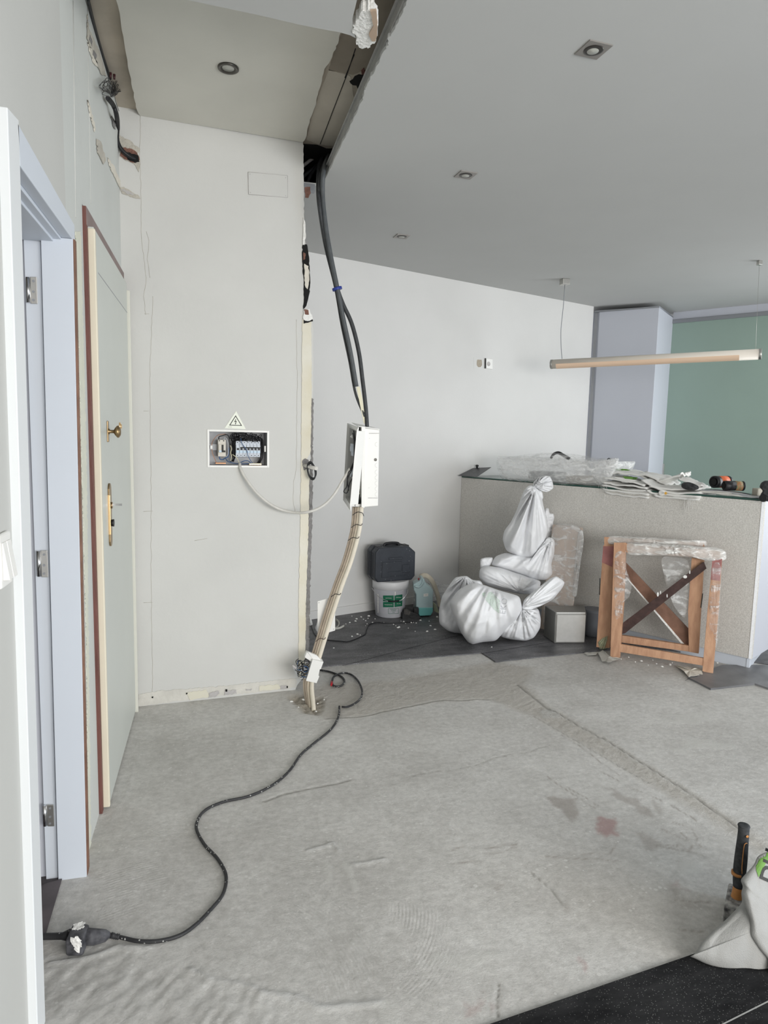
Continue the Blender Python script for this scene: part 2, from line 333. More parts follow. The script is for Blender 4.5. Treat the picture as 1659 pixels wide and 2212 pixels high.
def inflate(name, outline, plane, thick, m, parent=None, label=None, cat=None, group=None, knot=None, folds=0., wr=.006, wsc=9., center=None,
            nth=150, nr=34, power=.5, back=1., seed=0, floor=None, off=0., smooth_it=2, wdir=None, lump=0.):
    """a stuffed body whose silhouette is the outline: front and back bulge, creases and pleats are geometry"""
    pts = [Vector((x, y)) for x, y in outline]
    c = Vector(center) if center else sum(pts, Vector((0, 0)))/len(pts)
    dense = [pts[i].lerp(pts[(i+1) % len(pts)], k/12) for i in range(len(pts)) for k in range(12)]
    for _ in range(smooth_it): dense = [(dense[i-1]+dense[i]*2+dense[(i+1) % len(dense)])/4 for i in range(len(dense))]
    for _ in range(2): dense = [(dense[i-2]+dense[i]*2+dense[(i+2) % len(dense)])/4 for i in range(len(dense))]
    L = [0]
    for i in range(len(dense)): L.append(L[-1]+(dense[(i+1) % len(dense)]-dense[i]).length)
    ring = []; j = 0
    for k in range(nth):
        t = L[-1]*k/nth
        while L[j+1] < t: j += 1
        ring.append(dense[j].lerp(dense[(j+1) % len(dense)], (t-L[j])/max(1e-6, L[j+1]-L[j])))
    vs = []; o3 = Vector((seed*3.7, seed*1.3, seed*.7))
    if wdir is None: wdir = (1, 0)
    wd = Vector(wdir).normalized(); wp = Vector((-wd.y, wd.x))
    def pt(q, s, side):
        h = thick*max(0, 1-s**2.4)**power*(1 if side > 0 else back)
        X = q*(.0026)
        a = X.dot(wd); b = X.dot(wp)
        f1 = noise.noise(Vector((a*wsc*.35, b*wsc*1.6, 0))+o3); f2 = noise.noise(Vector((a*wsc*1.2, b*wsc*3.2, 3))+o3)
        f3 = noise.noise(Vector((a*wsc*.25, b*wsc*.5, 7))+o3)
        edge = min(1, (1-s)*5)
        ridge = (1-abs(f1)*3.2)
        f4 = noise.noise(Vector((a*wsc*3.1, b*wsc*5.5, 13))+o3); r4 = 1-abs(noise.noise(Vector((a*wsc*.9+b*wsc*.5, b*wsc*1.1-a*wsc*.6, 21))+o3))*5
        d = wr*(max(-.6, ridge)*.9+f2*.9+f3*1.5+f4*.35+max(0, r4)*.45)*edge+lump*noise.noise(Vector((a*5, b*5, 11))+o3)*edge
        if knot and folds:
            kx, ky = knot; dx, dy = q.x-kx, q.y-ky; ang = math.atan2(dy, dx); rr = math.hypot(dx, dy)
            d += folds*noise.noise(Vector((ang*7+.5, rr*.004, 5))+o3)*2*math.exp(-rr/170.)*edge+folds*.6*noise.noise(Vector((ang*16, rr*.006, 9))+o3)*math.exp(-rr/120.)*edge
        P = plane.p(q.x, q.y, off+side*h+side*d)
        if floor is not None and P.z < floor: P.z = floor
        return P
    ss = [math.sin(math.pi/2*(i+1)/nr) for i in range(nr)]
    front = [[pt(c+(ring[k]-c)*s, s, 1) for k in range(nth)] for s in ss[:-1]]
    rim = [pt(ring[k], 1, 1) for k in range(nth)]
    bk = [[pt(c+(ring[k]-c)*s, s, -1) for k in range(nth)] for s in ss[:-1][::3]]
    mb = MB(); rows = front+[rim]+bk[::-1]
    V = [pt(c, 0, 1)]+[p for r_ in rows for p in r_]+[pt(c, 0, -1)]; Fc = []
    for k in range(nth): Fc.append((0, 1+k, 1+(k+1) % nth))
    for i in range(len(rows)-1):
        for k in range(nth): a = 1+i*nth; Fc.append((a+k, a+nth+k, a+nth+(k+1) % nth, a+(k+1) % nth))
    e = 1+(len(rows)-1)*nth
    for k in range(nth): Fc.append((e+(k+1) % nth, e+k, len(V)-1))
    mb.add(V, Fc, True); ob = mb.build(name, m, parent)
    if label: tag(ob, label, cat, group)
    return ob
def C4(x, y): return (x/4.366+920, y/4.366+1000)   # notes taken on an enlarged crop

# ================================================================== SETTING
# ---- concrete floor with relief
def seg_d(X, Y, a, b):
    dx, dy = b[0]-a[0], b[1]-a[1]; t = np.clip(((X-a[0])*dx+(Y-a[1])*dy)/(dx*dx+dy*dy), 0, 1); return np.hypot(X-a[0]-t*dx, Y-a[1]-t*dy)
def inpoly(X, Y, P):
    ins = np.zeros(X.shape, bool); n = len(P)
    for i in range(n):
        x0, y0 = P[i]; x1, y1 = P[(i+1) % n]
        cnd = ((y0 > Y) != (y1 > Y)) & (X < (x1-x0)*(Y-y0)/((y1-y0)+1e-12)+x0); ins ^= cnd
    return ins
def polymask(X, Y, px, soft):
    P = [G(*q)[:2] for q in px]; d = np.full(X.shape, 9.)
    for a, b in zip(P, P[1:]+P[:1]): d = np.minimum(d, seg_d(X, Y, a, b))
    sd = np.where(inpoly(X, Y, P), d, -d); return np.clip(.5+sd/(2*soft), 0, 1)
def linemask(X, Y, px, wd):
    P = [G(*q)[:2] for q in px]; d = np.full(X.shape, 9.)
    for a, b in zip(P, P[1:]): d = np.minimum(d, seg_d(X, Y, a, b))
    return np.exp(-(d/wd)**2)
rs = np.random.RandomState(3)
def vnoise(X, Y, sc, seed):
    r = np.random.RandomState(seed); T = r.rand(256, 256); x = X*sc+37.1; y = Y*sc+11.7
    xi = np.floor(x).astype(int); yi = np.floor(y).astype(int); fx = x-xi; fy = y-yi; fx = fx*fx*(3-2*fx); fy = fy*fy*(3-2*fy)
    g = lambda i, j: T[i % 256, j % 256]
    return (g(xi, yi)*(1-fx)+g(xi+1, yi)*fx)*(1-fy)+(g(xi, yi+1)*(1-fx)+g(xi+1, yi+1)*fx)*fy-.5
def fbm(X, Y, sc, seed, o=4): return sum(vnoise(X, Y, sc*2**k, seed+k)/2**k for k in range(o))
x0, x1, y0, y1, st = -.455, 3.9, .95, 3.95, .0075
nx, ny = int((x1-x0)/st)+1, int((y1-y0)/st)+1
X, Y = np.meshgrid(np.linspace(x0, x1, nx), np.linspace(y0, y1, ny))
wx = X+.03*fbm(X, Y, 6, 40); wy = Y+.03*fbm(X, Y, 6, 50)
# rough chiselled band where the partition stood, and its right-hand branch
rough = polymask(wx, wy, [(625, 1500), (700, 1478), (850, 1468), (960, 1450), (1060, 1430), (1150, 1440), (1128, 1478), (1185, 1528), (1300, 1590), (1430, 1670), (1590, 1775), (1659, 1820), (1659, 1850), (1540, 1775), (1400, 1690), (1250, 1600), (1150, 1545), (1060, 1510), (960, 1512), (870, 1530), (780, 1545), (700, 1550), (640, 1535)], .03)
hole = polymask(wx, wy, [(625, 1505), (660, 1495), (690, 1505), (690, 1525), (680, 1540), (650, 1537), (630, 1520)], .02)
edge = np.maximum.reduce([linemask(wx, wy, [(700, 1550), (780, 1545), (870, 1530), (960, 1512), (1060, 1510)], .005),
    linemask(X, Y, [(1118, 1478), (1185, 1532)], .006), linemask(wx, wy, [(1185, 1532), (1300, 1590)], .004), linemask(X, Y, [(1150, 1545), (1400, 1690)], .003)*.6])
groove = linemask(X, Y, [(1300, 1592), (1480, 1706), (1600, 1790)], .004)
crack = np.maximum.reduce([linemask(wx, wy, [(560, 1728), (640, 1712), (700, 1700), (760, 1684)], .004), linemask(wx, wy, [(1093, 2130), (1090, 2170), (1085, 2200)], .003),
    linemask(wx, wy, [(1130, 1868), (1200, 1930), (1225, 1960)], .0025)*.8, linemask(wx, wy, [(870, 1680), (1000, 1660), (1190, 1610)], .0025)*.6])
ridge = np.maximum.reduce([linemask(wx, wy, [(100, 2080), (180, 2065), (250, 2045), (310, 2045)], .006)*1.0, linemask(wx, wy, [(560, 2140), (640, 2150), (690, 2175), (830, 2160)], .007),
    linemask(wx, wy, [(762, 1870), (840, 1855)], .006), linemask(wx, wy, [(660, 1840), (720, 1820), (735, 1838)], .005), linemask(wx, wy, [(400, 2100), (520, 2120), (640, 2165)], .006)*.8,
    linemask(wx, wy, [(300, 1620), (272, 1720), (240, 1790)], .003)*.35])
# pale splashes, grey scratches, red and brown stains
pale = np.zeros_like(X)
for (a, b, ra, rb) in [(876, 1904, 14, 9), (845, 2182, 18, 22), (700, 1885, 10, 18), (768, 1912, 9, 10), (755, 1885, 8, 14), (1198, 1540, 16, 8), (880, 1610, 16, 4), (690, 1615, 8, 3), (1520, 1610, 60, 10), (1470, 1555, 50, 8), (1480, 1870, 20, 10), (1010, 2070, 60, 14), (705, 1960, 8, 5), (760, 2040, 8, 6)]:
    c = G(a, b); e1 = (G(a+ra, b)-c).length; e2 = (G(a, b+rb)-c).length
    q = np.hypot((wx-c.x)/e1, (wy-c.y)/e2)+1.6*fbm(X, Y, 16, 70); pale = np.maximum(pale, np.clip(1.25-q, 0, .25)*4*.8)
dark = np.zeros_like(X); red = np.zeros_like(X)
def blot(px, soft, amp, T, seed): return np.maximum(T, polymask(X+.035*fbm(X, Y, 26, seed), Y+.035*fbm(X, Y, 26, seed+9), px, soft)*amp)
for pl, am in [([(1182, 1722), (1240, 1725), (1242, 1750), (1232, 1775), (1215, 1755)], .8), ([(1310, 1700), (1400, 1740), (1400, 1762), (1340, 1730)], .65), ([(1385, 1800), (1420, 1815), (1410, 1835), (1385, 1830)], .6),
    ([(1448, 1905), (1475, 1925), (1460, 1945)], .6), ([(1400, 1720), (1440, 1752), (1430, 1760)], .5), ([(1210, 1955), (1224, 1958), (1220, 1970)], .5), ([(1060, 1910), (1090, 1915), (1070, 1925)], .5), ([(1480, 1940), (1520, 1955), (1470, 1965)], .4), ([(1465, 1815), (1520, 1850), (1540, 1860), (1480, 1835)], .4)]:
    dark = blot(pl, .008, am, dark, 60)
red = blot([(1290, 1770), (1330, 1765), (1336, 1790), (1325, 1808), (1282, 1800)], .008, .9, red, 80)
for pl, am in [([(1240, 2060), (1258, 2070), (1272, 2090), (1262, 2095)], .7), ([(1000, 2165), (1035, 2155), (1020, 2175), (1005, 2200)], .5), ([(1060, 2165), (1080, 2170), (1070, 2190)], .35), ([(1470, 1900), (1485, 1925), (1455, 1915)], .4)]:
    red = blot(pl, .008, am, red, 80)
for pl in [[(1040, 1832), (1075, 1826), (1110, 1825)], [(975, 1865), (1035, 1858)], [(970, 1835), (1000, 1830)], [(1230, 1700), (1300, 1740)], [(1170, 1850), (1250, 1858), (1330, 1855)], [(1180, 1680), (1220, 1700), (1290, 1745)],
    [(1420, 1830), (1490, 1840), (1510, 1815), (1495, 1790), (1450, 1775)], [(1400, 1825), (1470, 1830), (1485, 1810), (1470, 1798)], [(1470, 2010), (1530, 2015)], [(1460, 1940), (1545, 1955)], [(1440, 1795), (1560, 1850)], [(1300, 1670), (1450, 1740), (1500, 1770)], [(1220, 1590), (1290, 1640), (1340, 1675)], [(1110, 1830), (1040, 1845)], [(1260, 1848), (1310, 1838), (1330, 1815)]]:
    dark = np.maximum(dark, linemask(wx, wy, pl, .0035)*.95*np.clip(.75+2*fbm(X, Y, 30, 91), 0, 1))
# trowel comb marks: concentric arcs
comb = np.zeros_like(X); phase = np.zeros_like(X)
for cx_, cy_, px, am, per in [(300, 2250, [(640, 1960), (730, 1940), (800, 1980), (830, 2090), (790, 2150), (680, 2160), (640, 2060)], 1, .0105),
    (640, 1960, [(830, 1930), (940, 1960), (990, 2060), (960, 2130), (860, 2150), (900, 2040)], .9, .0105),
    (300, 2080, [(640, 1925), (700, 1905), (735, 1950), (690, 1985)], .9, .011), (700, 2300, [(565, 1790), (640, 1775), (640, 1830), (570, 1830)], .6, .009),
    (700, 2300, [(600, 1850), (690, 1840), (700, 1890), (620, 1900)], .6, .009),
    (420, 2300, [(230, 1790), (390, 1760), (420, 1800), (300, 1850), (225, 1850)], .75, .009), (420, 2400, [(200, 1880), (370, 1850), (380, 1900), (220, 1960)], .75, .011), (500, 2600, [(210, 1960), (300, 1940), (310, 1990), (220, 1990)], .6, .011)]:
    c = G(cx_, cy_); mk = polymask(wx, wy, px, .03)*am; dd = np.hypot(X-c.x, Y-c.y)/per
    phase = np.where(mk > comb, dd, phase); comb = np.maximum(comb, mk)
lower = polymask(wx, wy, [(90, 2060), (200, 2055), (350, 2090), (560, 2130), (620, 2160), (560, 2230), (90, 2230)], .05)
Z = .0015*fbm(X, Y, 3, 10)+.0008*fbm(X, Y, 20, 20)
Z += rough*(-.003+.0022*fbm(X, Y, 48, 30)+.003*fbm(X, Y, 120, 35, 2))-edge*.004-groove*.005-crack*.004+ridge*.005+lower*.0055*fbm((X*.83-Y*.55)*3.2, (X*.55+Y*.83)*1.1, 22, 97)
Z += hole*(-.015+.02*fbm(X, Y, 50, 33))+pale*.0015-dark*.0005+comb*.0003*np.sin(phase*2*math.pi)
me = bpy.data.meshes.new('floor'); me.vertices.add(nx*ny)
co = np.stack([X, Y, Z], -1).reshape(-1).astype(np.float32); me.vertices.foreach_set('co', co)
idx = np.arange(nx*ny).reshape(ny, nx); q = np.stack([idx[:-1, :-1], idx[:-1, 1:], idx[1:, 1:], idx[1:, :-1]], -1).reshape(-1, 4)
me.loops.add(q.size); me.loops.foreach_set('vertex_index', q.reshape(-1).astype(np.int32)); me.polygons.add(len(q))
me.polygons.foreach_set('loop_start', np.arange(0, q.size, 4, dtype=np.int32)); me.update(calc_edges=True); me.polygons.foreach_set('use_smooth', np.ones(len(q), bool))
for nm, arr in dict(rough=rough, pale=pale, dark=dark, red=red, line=np.maximum(np.maximum(edge, groove), crack), comb=comb, phase=phase, hole=hole, ridge=np.maximum(ridge, lower*.25)).items():
    at = me.attributes.new(nm, 'FLOAT', 'POINT'); at.data.foreach_set('value', arr.reshape(-1).astype(np.float32))
def concrete():
    m = bpy.data.materials.new('bare_concrete_screed'); m.use_nodes = True; nt = m.node_tree; b = nt.nodes['Principled BSDF']; L = nt.links.new
    b.inputs['Roughness'].default_value = .62; b.inputs['Specular IOR Level'].default_value = .35
    tc = nt.nodes.new('ShaderNodeTexCoord')
    def ns(sc, det=6, ro=.6, st=None):
        n = nt.nodes.new('ShaderNodeTexNoise'); n.inputs['Scale'].default_value = sc; n.inputs['Detail'].default_value = det; n.inputs['Roughness'].default_value = ro
        if st: mp = nt.nodes.new('ShaderNodeMapping'); mp.inputs['Scale'].default_value = st; L(tc.outputs['Object'], mp.inputs[0]); L(mp.outputs[0], n.inputs['Vector'])
        else: L(tc.outputs['Object'], n.inputs['Vector'])
        return n.outputs['Fac']
    def ramp(f, p0, c0, p1, c1):
        r = nt.nodes.new('ShaderNodeValToRGB'); e = r.color_ramp.elements; e[0].position = p0; e[0].color = (*c0, 1); e[1].position = p1; e[1].color = (*c1, 1); L(f, r.inputs[0]); return r.outputs[0]
    def mix(f, a, bb, mode='MIX'):
        x = nt.nodes.new('ShaderNodeMix'); x.data_type = 'RGBA'; x.blend_type = mode; L(f, x.inputs[0]); L(a, x.inputs[6])
        if isinstance(bb, tuple): x.inputs[7].default_value = (*bb, 1)
        else: L(bb, x.inputs[7])
        return x.outputs[2]
    def att(n): a = nt.nodes.new('ShaderNodeAttribute'); a.attribute_name = n; return a.outputs['Fac']
    def mth(op, a, bb): 
        x = nt.nodes.new('ShaderNodeMath'); x.operation = op
        for i, v in enumerate((a, bb)):
            if isinstance(v, (int, float)): x.inputs[i].default_value = v
            else: L(v, x.inputs[i])
        return x.outputs[0]
    base = ramp(ns(2.0, 12, .74), .36, (.52, .503, .477), .64, (.69, .675, .648))
    fine = ramp(ns(34, 9, .8, (1, 1.3, 1)), .3, (.74, .74, .73), .7, (1.2, 1.2, 1.2))
    x = nt.nodes.new('ShaderNodeMix'); x.data_type = 'RGBA'; x.blend_type = 'MULTIPLY'; x.inputs[0].default_value = 1; L(base, x.inputs[6]); L(fine, x.inputs[7]); c = x.outputs[2]
    c = mix(mth('MULTIPLY', att('rough'), .6), c, (.68, .635, .565))
    c = mix(mth('MULTIPLY', att('hole'), .6), c, (.46, .40, .31))
    v = nt.nodes.new('ShaderNodeTexVoronoi'); v.inputs['Scale'].default_value = 38; L(tc.outputs['Object'], v.inputs['Vector'])
    sp = mth('LESS_THAN', v.outputs['Distance'], mth('MULTIPLY', mth('SUBTRACT', ns(7, 3), .40), .9)); c = mix(mth('MULTIPLY', sp, .6), c, (.75, .74, .71))
    v2 = nt.nodes.new('ShaderNodeTexVoronoi'); v2.inputs['Scale'].default_value = 30; L(tc.outputs['Object'], v2.inputs['Vector'])
    sc_ = mth('LESS_THAN', ns(22, 3, .5, (.45, 2.2, 1)), .31); c = mix(mth('MULTIPLY', sc_, .14), c, (.28, .265, .25))
    c = mix(mth('MULTIPLY', att('dark'), .75), c, (.31, .27, .24)); c = mix(mth('MULTIPLY', att('red'), .75), c, (.36, .20, .19))
    c = mix(mth('MULTIPLY', att('pale'), .8), c, (.62, .61, .575)); c = mix(mth('MULTIPLY', att('ridge'), .5), c, (.62, .62, .61)); c = mix(mth('MULTIPLY', att('line'), .7), c, (.25, .235, .21))
    L(c, b.inputs['Base Color'])
    wv = mth('MULTIPLY', mth('SINE', mth('MULTIPLY', att('phase'), 2*math.pi), 0), mth('MULTIPLY', mth('MULTIPLY', att('comb'), mth('ADD', ns(11, 4), -.3)), .42))
    h = mth('ADD', mth('MULTIPLY', ns(90, 8, .8), 1.0), mth('MULTIPLY', mth('MULTIPLY', ns(120, 5, .8), att('rough')), 4.0)); h = mth('ADD', h, mth('MULTIPLY', ns(9, 9, .8), .55)); h = mth('ADD', h, wv)
    bp = nt.nodes.new('ShaderNodeBump'); bp.inputs['Strength'].default_value = .7; bp.inputs['Distance'].default_value = .007; L(h, bp.inputs['Height']); L(bp.outputs[0], b.inputs['Normal'])
    return m
M_conc = concrete(); me.materials.append(M_conc)
fo = bpy.data.objects.new('floor', me); COL.objects.link(fo); struct(fo, 'bare grey concrete screed with trowel marks, scratches and red stains')
sub = MB(); sub.b2((-1.6, -3.2, -.16), (7.6, 7.6, -.03)); struct(sub.build('floor', M_conc))
sub = MB(); sub.b2((3.9, .95, -.03), (7.6, 3.95, -.002)); struct(sub.build('floor', M_conc))
sub = MB(); sub.b2((XW, -3.2, -.03), (7.6, .95, -.002)); struct(sub.build('floor', M_conc))
# far dark tiles (slabs lying on the screed) and the near ones
def slab(name, pts, z0, z1, m, label=None):
    o = MB().prism([Vector((p[0], p[1], z0)) for p in pts], (0, 0, z1-z0)).build(name, m); return struct(o, label)
e1 = [G(665, 1445), G(715, 1440), G(870, 1426), G(1040, 1412), G(1070, 1431), G(1285, 1408)]
slab('floor', [(p.x, p.y) for p in e1]+[(2.75, 3.72), (4.0, 2.7), (7.6, 2.7), (7.6, 7.6), (-.6, 7.6), (-.6, 3.52), (.44, 3.52)], -.03, .007, M_tile, 'dark slate floor tiles with plaster dust by the counter')
tl = [G(1485, 1466), G(1535, 1491), G(1630, 1480), G(1659, 1490), G(1690, 1440), G(1560, 1440)]
slab('floor', [(p.x, p.y) for p in tl], -.02, .011, mat('loose_grey_tile', (.17, .17, .175), .4, var=.2, vscale=6, bump=.1), 'smooth grey tile with a broken front edge by the counter')
nn = [G(1060, 2217), G(1500, 2065)]; dv = (nn[1]-nn[0]).normalized(); a_ = nn[0]-dv*1.6; b_ = nn[1]+dv*2.6
slab('floor', [(a_.x, a_.y), (b_.x, b_.y), (b_.x, -.5), (a_.x, -.5)], -.03, .007, M_tilen, 'black slate floor tiles at the near edge of the screed')
j0, j1 = G(1560, 2215, .0072), G(1659, 2165, .0072)
struct(MB().prism([j0-dv*.002, j0+(j1-j0)*3, j0+(j1-j0)*3+Vector((0, .003, 0)), j0+Vector((0, .003, 0))], (0, 0, .0006)).build('floor', mat('pale_grout', (.32, .32, .31), .8)), 'pale grout joint between the near black tiles')
grout = MB()
for a, b in [((1480, 1470), (1540, 1445)), ((740, 1438), (980, 1375)), ((980, 1375), (1180, 1350)), ((1040, 1412), (1200, 1385))]:
    p, q = G(*a, .0075), G(*b, .0075); s_ = (q-p).normalized().cross(Vector((0, 0, 1)))*.0015; grout.prism([p-s_, q-s_, q+s_, p+s_], (0, 0, .0004))
struct(grout.build('floor', mat('dark_joint', (.02, .02, .022), .9)), 'thin dark joints between the far slate tiles')

# ---- left wall with two door openings
D1a, D1b, D1z = 1.53, 2.055, 1.885
D2a, D2b, D2z = 2.435, 3.30, 2.06
lw = MB(); xb = XW-.12
lw.prism([(-.462, 2.075, -.03), (-.462, 2.145, 1.90), (-.462, 2.145, ZS), (-.462, D2a-.03, ZS), (-.462, D2a-.03, -.03)], (.462+XW, 0, 0)); lw.b2((xb, D2a-.03, D2z), (XW, D2b, ZS)); lw.b2((xb, D2b, -.03), (XW, 3.60, ZS))
struct(lw.build('wall_left', M_leftw), 'greenish white plaster wall between and above the two doors')
lw = MB(); lw.b2((xb, -3.2, -.03), (XW, D1a, ZS)); lw.b2((xb, D1a, D1z+.03), (XW, 2.145, ZS)); struct(lw.build('wall_left', M_leftn), 'smooth white wall nearest on the left with the light switch')
Lp = lambda x, y, off=0: AX(x, y, XW+off)
# raised filler seams and torn plaster on the left wall
sm_ = MB()
for a, b, w_ in [((157, 2), (163, 470), .004), ((188, 5), (196, 440), .003)]:
    p, q = Lp(*a), Lp(*b); sm_.tube([p, q], w_*.6, 6, flat=1)
struct(sm_.build('trim_1', M_leftn))
def patches(items, plane, m, name='torn_patch', off=.0015, th=.003, parent=None):
    for i, pl in enumerate(items):
        P = plane(rag(pl, 1.2, 4, i+3), off); n_ = Vector((1, 0, 0)) if plane is LW else W.n
        o = MB().prism(P, n_*th).build(name, m, parent); 
        if parent is None: struct(o)
LW = lambda pts, off: [AX(x, y, XW+off) for x, y in pts]
WW = lambda pts, off: [W.p(x, y, off) for x, y in pts]
patches([[(188, 30), (190, 60), (215, 115), (228, 165), (217, 160), (205, 130), (188, 85)], [(208, 300), (216, 305), (228, 345), (222, 355), (210, 330)]], LW, M_flake, 'trim_1')
patches([[(231, 340), (243, 355), (262, 400), (268, 412), (258, 405), (240, 370)], [(188, 215), (196, 240), (205, 278), (203, 285), (192, 240)], [(120+68, 90), (206, 130), (212, 146), (200, 135)]], LW, M_flakep, 'trim_1')
patches([[(193, 75), (198, 90), (197, 100), (191, 85)], [(201, 108), (207, 118), (205, 127), (199, 118)], [(240, 250), (247, 262), (248, 280), (243, 268)]], LW, M_mortar, 'trim_1', .003)
# ragged base of the wall and yellowish strip beside the door-frame
patches([[(162, 500), (173, 500), (186, 1000), (196, 1880), (190, 1895), (186, 1400), (170, 800)]], LW, mat('yellowish_filler', (.66, .66, .56), .8, var=.04, vscale=14), 'trim_2', .0005, .002)

# ---- wall with the fuse box (opening cut for the box)
fb = [(452, 932), (577, 934), (576, 1006), (451, 1005)]
def wall_grid():
    # outer ragged outline as rows between left corner and the broken right edge, with a rectangular opening
    z_ = [W.p(655, 1480).z]
    edge_px = [(655, 303), (656, 400), (657, 470), (659, 520), (661, 560), (659, 600), (660, 640), (664, 672), (676, 690), (677, 760), (676, 860), (675, 960), (673, 985), (668, 1000), (672, 1020), (671, 1100), (669, 1200), (667, 1300), (664, 1350), (664, 1400), (662, 1440), (655, 1462), (641, 1482), (638, 1496)]
    ed = []
    for a, b in zip(edge_px, edge_px[1:]): ed += ragline(a, b, 1.1, 6, int(a[1]))[:-1]
    ed.append(edge_px[-1]); E_ = [W.p(x, y) for x, y in ed]; top = max(p.z for p in E_)
    E_ = sorted(E_, key=lambda p: -p.z)
    u0 = Vector((XW, 3.3528, 0)); u = Vector((W.u.x, W.u.y, 0)); u = u if u.x > 0 else -u
    zl = [ZS]+[p.z for p in E_]+[-.03]; ue = [(E_[0]-u0).dot(u)]+[(p-u0).dot(u) for p in E_]+[(E_[-1]-u0).dot(u)]
    f4 = [W.p(*q) for q in fb]; fu0 = (f4[0]-u0).dot(u); fu1 = (f4[1]-u0).dot(u); fz1 = f4[0].z; fz0 = f4[3].z
    def uat(z):
        for i in range(len(zl)-1):
            if zl[i] >= z >= zl[i+1]: t = (zl[i]-z)/max(1e-9, zl[i]-zl[i+1]); return ue[i]+(ue[i+1]-ue[i])*t
        return ue[-1]
    zs = sorted(set(zl+[fz1, fz0]), reverse=True); mb = MB(); dep = -W.n*.11
    for za, zb in zip(zs, zs[1:]):
        if za-zb < 1e-7: continue
        def cell(ua, ub, va, vb):
            mb.add([u0+u*ua+Vector((0, 0, za)), u0+u*va+Vector((0, 0, za)), u0+u*vb+Vector((0, 0, zb)), u0+u*ub+Vector((0, 0, zb))], [(0, 1, 2, 3)])
            mb.add([p+dep for p in (u0+u*ua+Vector((0, 0, za)), u0+u*va+Vector((0, 0, za)), u0+u*vb+Vector((0, 0, zb)), u0+u*ub+Vector((0, 0, zb)))], [(3, 2, 1, 0)])
        a, b = uat(za), uat(zb)
        if zb >= fz1-1e-6 or za <= fz0+1e-6: cell(0, 0, a, b)
        else: cell(0, 0, fu0, fu0); cell(fu1, fu1, a, b)
        p, q = u0+u*a+Vector((0, 0, za)), u0+u*b+Vector((0, 0, zb)); mb.add([p, p+dep, q+dep, q], [(0, 1, 2, 3)])
    return mb.build('wall_middle', M_panelw), u0, u, (fu0, fu1, fz0, fz1)
wm, U0, UU, FBX = wall_grid(); struct(wm, 'off-white skimmed wall with the open fuse box and a broken right edge')
# hidden side of that wall corner: left return behind the door
# cream strip where the partition was torn off + grey mortar edge
def strip(px, m, off, th, name, amp=.8, step=6, seed=4):
    o = MB().prism([W.p(x, y, off) for x, y in rag(px, amp, step, seed)], W.n*th).build(name, m); return struct(o)
strip([(653, 690), (672, 692), (673, 860), (671, 975), (663, 990), (662, 1010), (668, 1030), (666, 1150), (661, 1300), (659, 1440), (652, 1462), (645, 1465), (645, 1300), (649, 1100), (651, 900)], M_cream, .0005, .003, 'trim_3')
strip([(672, 960), (676, 965), (675, 1100), (671, 1220), (668, 1350), (667, 1400), (661, 1440), (661, 1300), (666, 1160), (669, 1040)], M_mortar, .001, .004, 'trim_3', 1.2, 5, 9)
strip([(673, 860), (677, 862), (676, 962), (672, 960)], M_mortar, .001, .004, 'trim_3', 1, 5, 9)
# broken hole in the wall edge at upper height: pocket shade as painted dark patches, brick, pale shards
strip([(653, 530), (663, 528), (668, 560), (670, 600), (668, 635), (662, 660), (655, 668), (656, 620), (654, 580)], M_shadeblack, .0008, .002, 'trim_3', 1.2, 5, 2)
strip([(655, 470), (659, 480), (660, 515), (657, 530), (654, 528)], M_white_pl, .004, .004, 'trim_3', .8, 5, 2)
strip([(657, 570), (666, 575), (668, 605), (664, 625), (658, 615)], M_flakep, .003, .004, 'trim_3', 1, 5, 5)
strip([(655, 545), (660, 548), (659, 560), (655, 562)], M_brick, .003, .003, 'trim_3', .6, 4, 5)
strip([(655, 672), (668, 668), (676, 690), (664, 694), (655, 690)], M_white_pl, .003, .006, 'trim_3', 1.5, 4, 6)
strip([(657, 668), (666, 670), (667, 680), (659, 679)], M_brick, .009, .003, 'trim_3', .8, 4, 6)
strip([(656, 691), (675, 689), (676, 694), (666, 697), (656, 699)], M_shadeblack, .0045, .003, 'trim_3', .6, 5, 7)
strip([(658, 405), (670, 404), (671, 418), (666, 428), (659, 427)], M_brick, .003, .004, 'trim_3', .8, 4, 7)
# rough hole around the dark cable coil
strip([(653, 995), (660, 990), (666, 993), (670, 1000), (668, 1014), (656, 1015), (653, 1005)], M_mortar, .004, .002, 'trim_3', 1.5, 3, 7)
# torn hole at the top-left of that wall, with brick and its shade as a painted dark patch
patches([[(258, 292), (270, 300), (280, 303), (292, 315), (303, 322), (297, 332), (303, 352), (300, 372), (290, 355), (268, 345), (259, 338)]], WW, M_flake, 'trim_4', .001, .003)
patches([[(262, 318), (285, 322), (296, 330), (302, 345), (290, 352), (268, 344), (259, 336)]], WW, M_brick, 'trim_4', .004, .002)
patches([[(272, 328), (298, 336), (301, 350), (292, 352), (276, 345)]], WW, M_shadeblack, 'trim_4', .006, .002)
patches([[(258, 405), (268, 404), (285, 415), (301, 424), (303, 430), (285, 426), (264, 419)]], WW, M_flake, 'trim_4', .001, .002)
patches([[(260, 408), (276, 412), (290, 421), (275, 420)]], WW, M_patchg, 'trim_4', .003, .002)
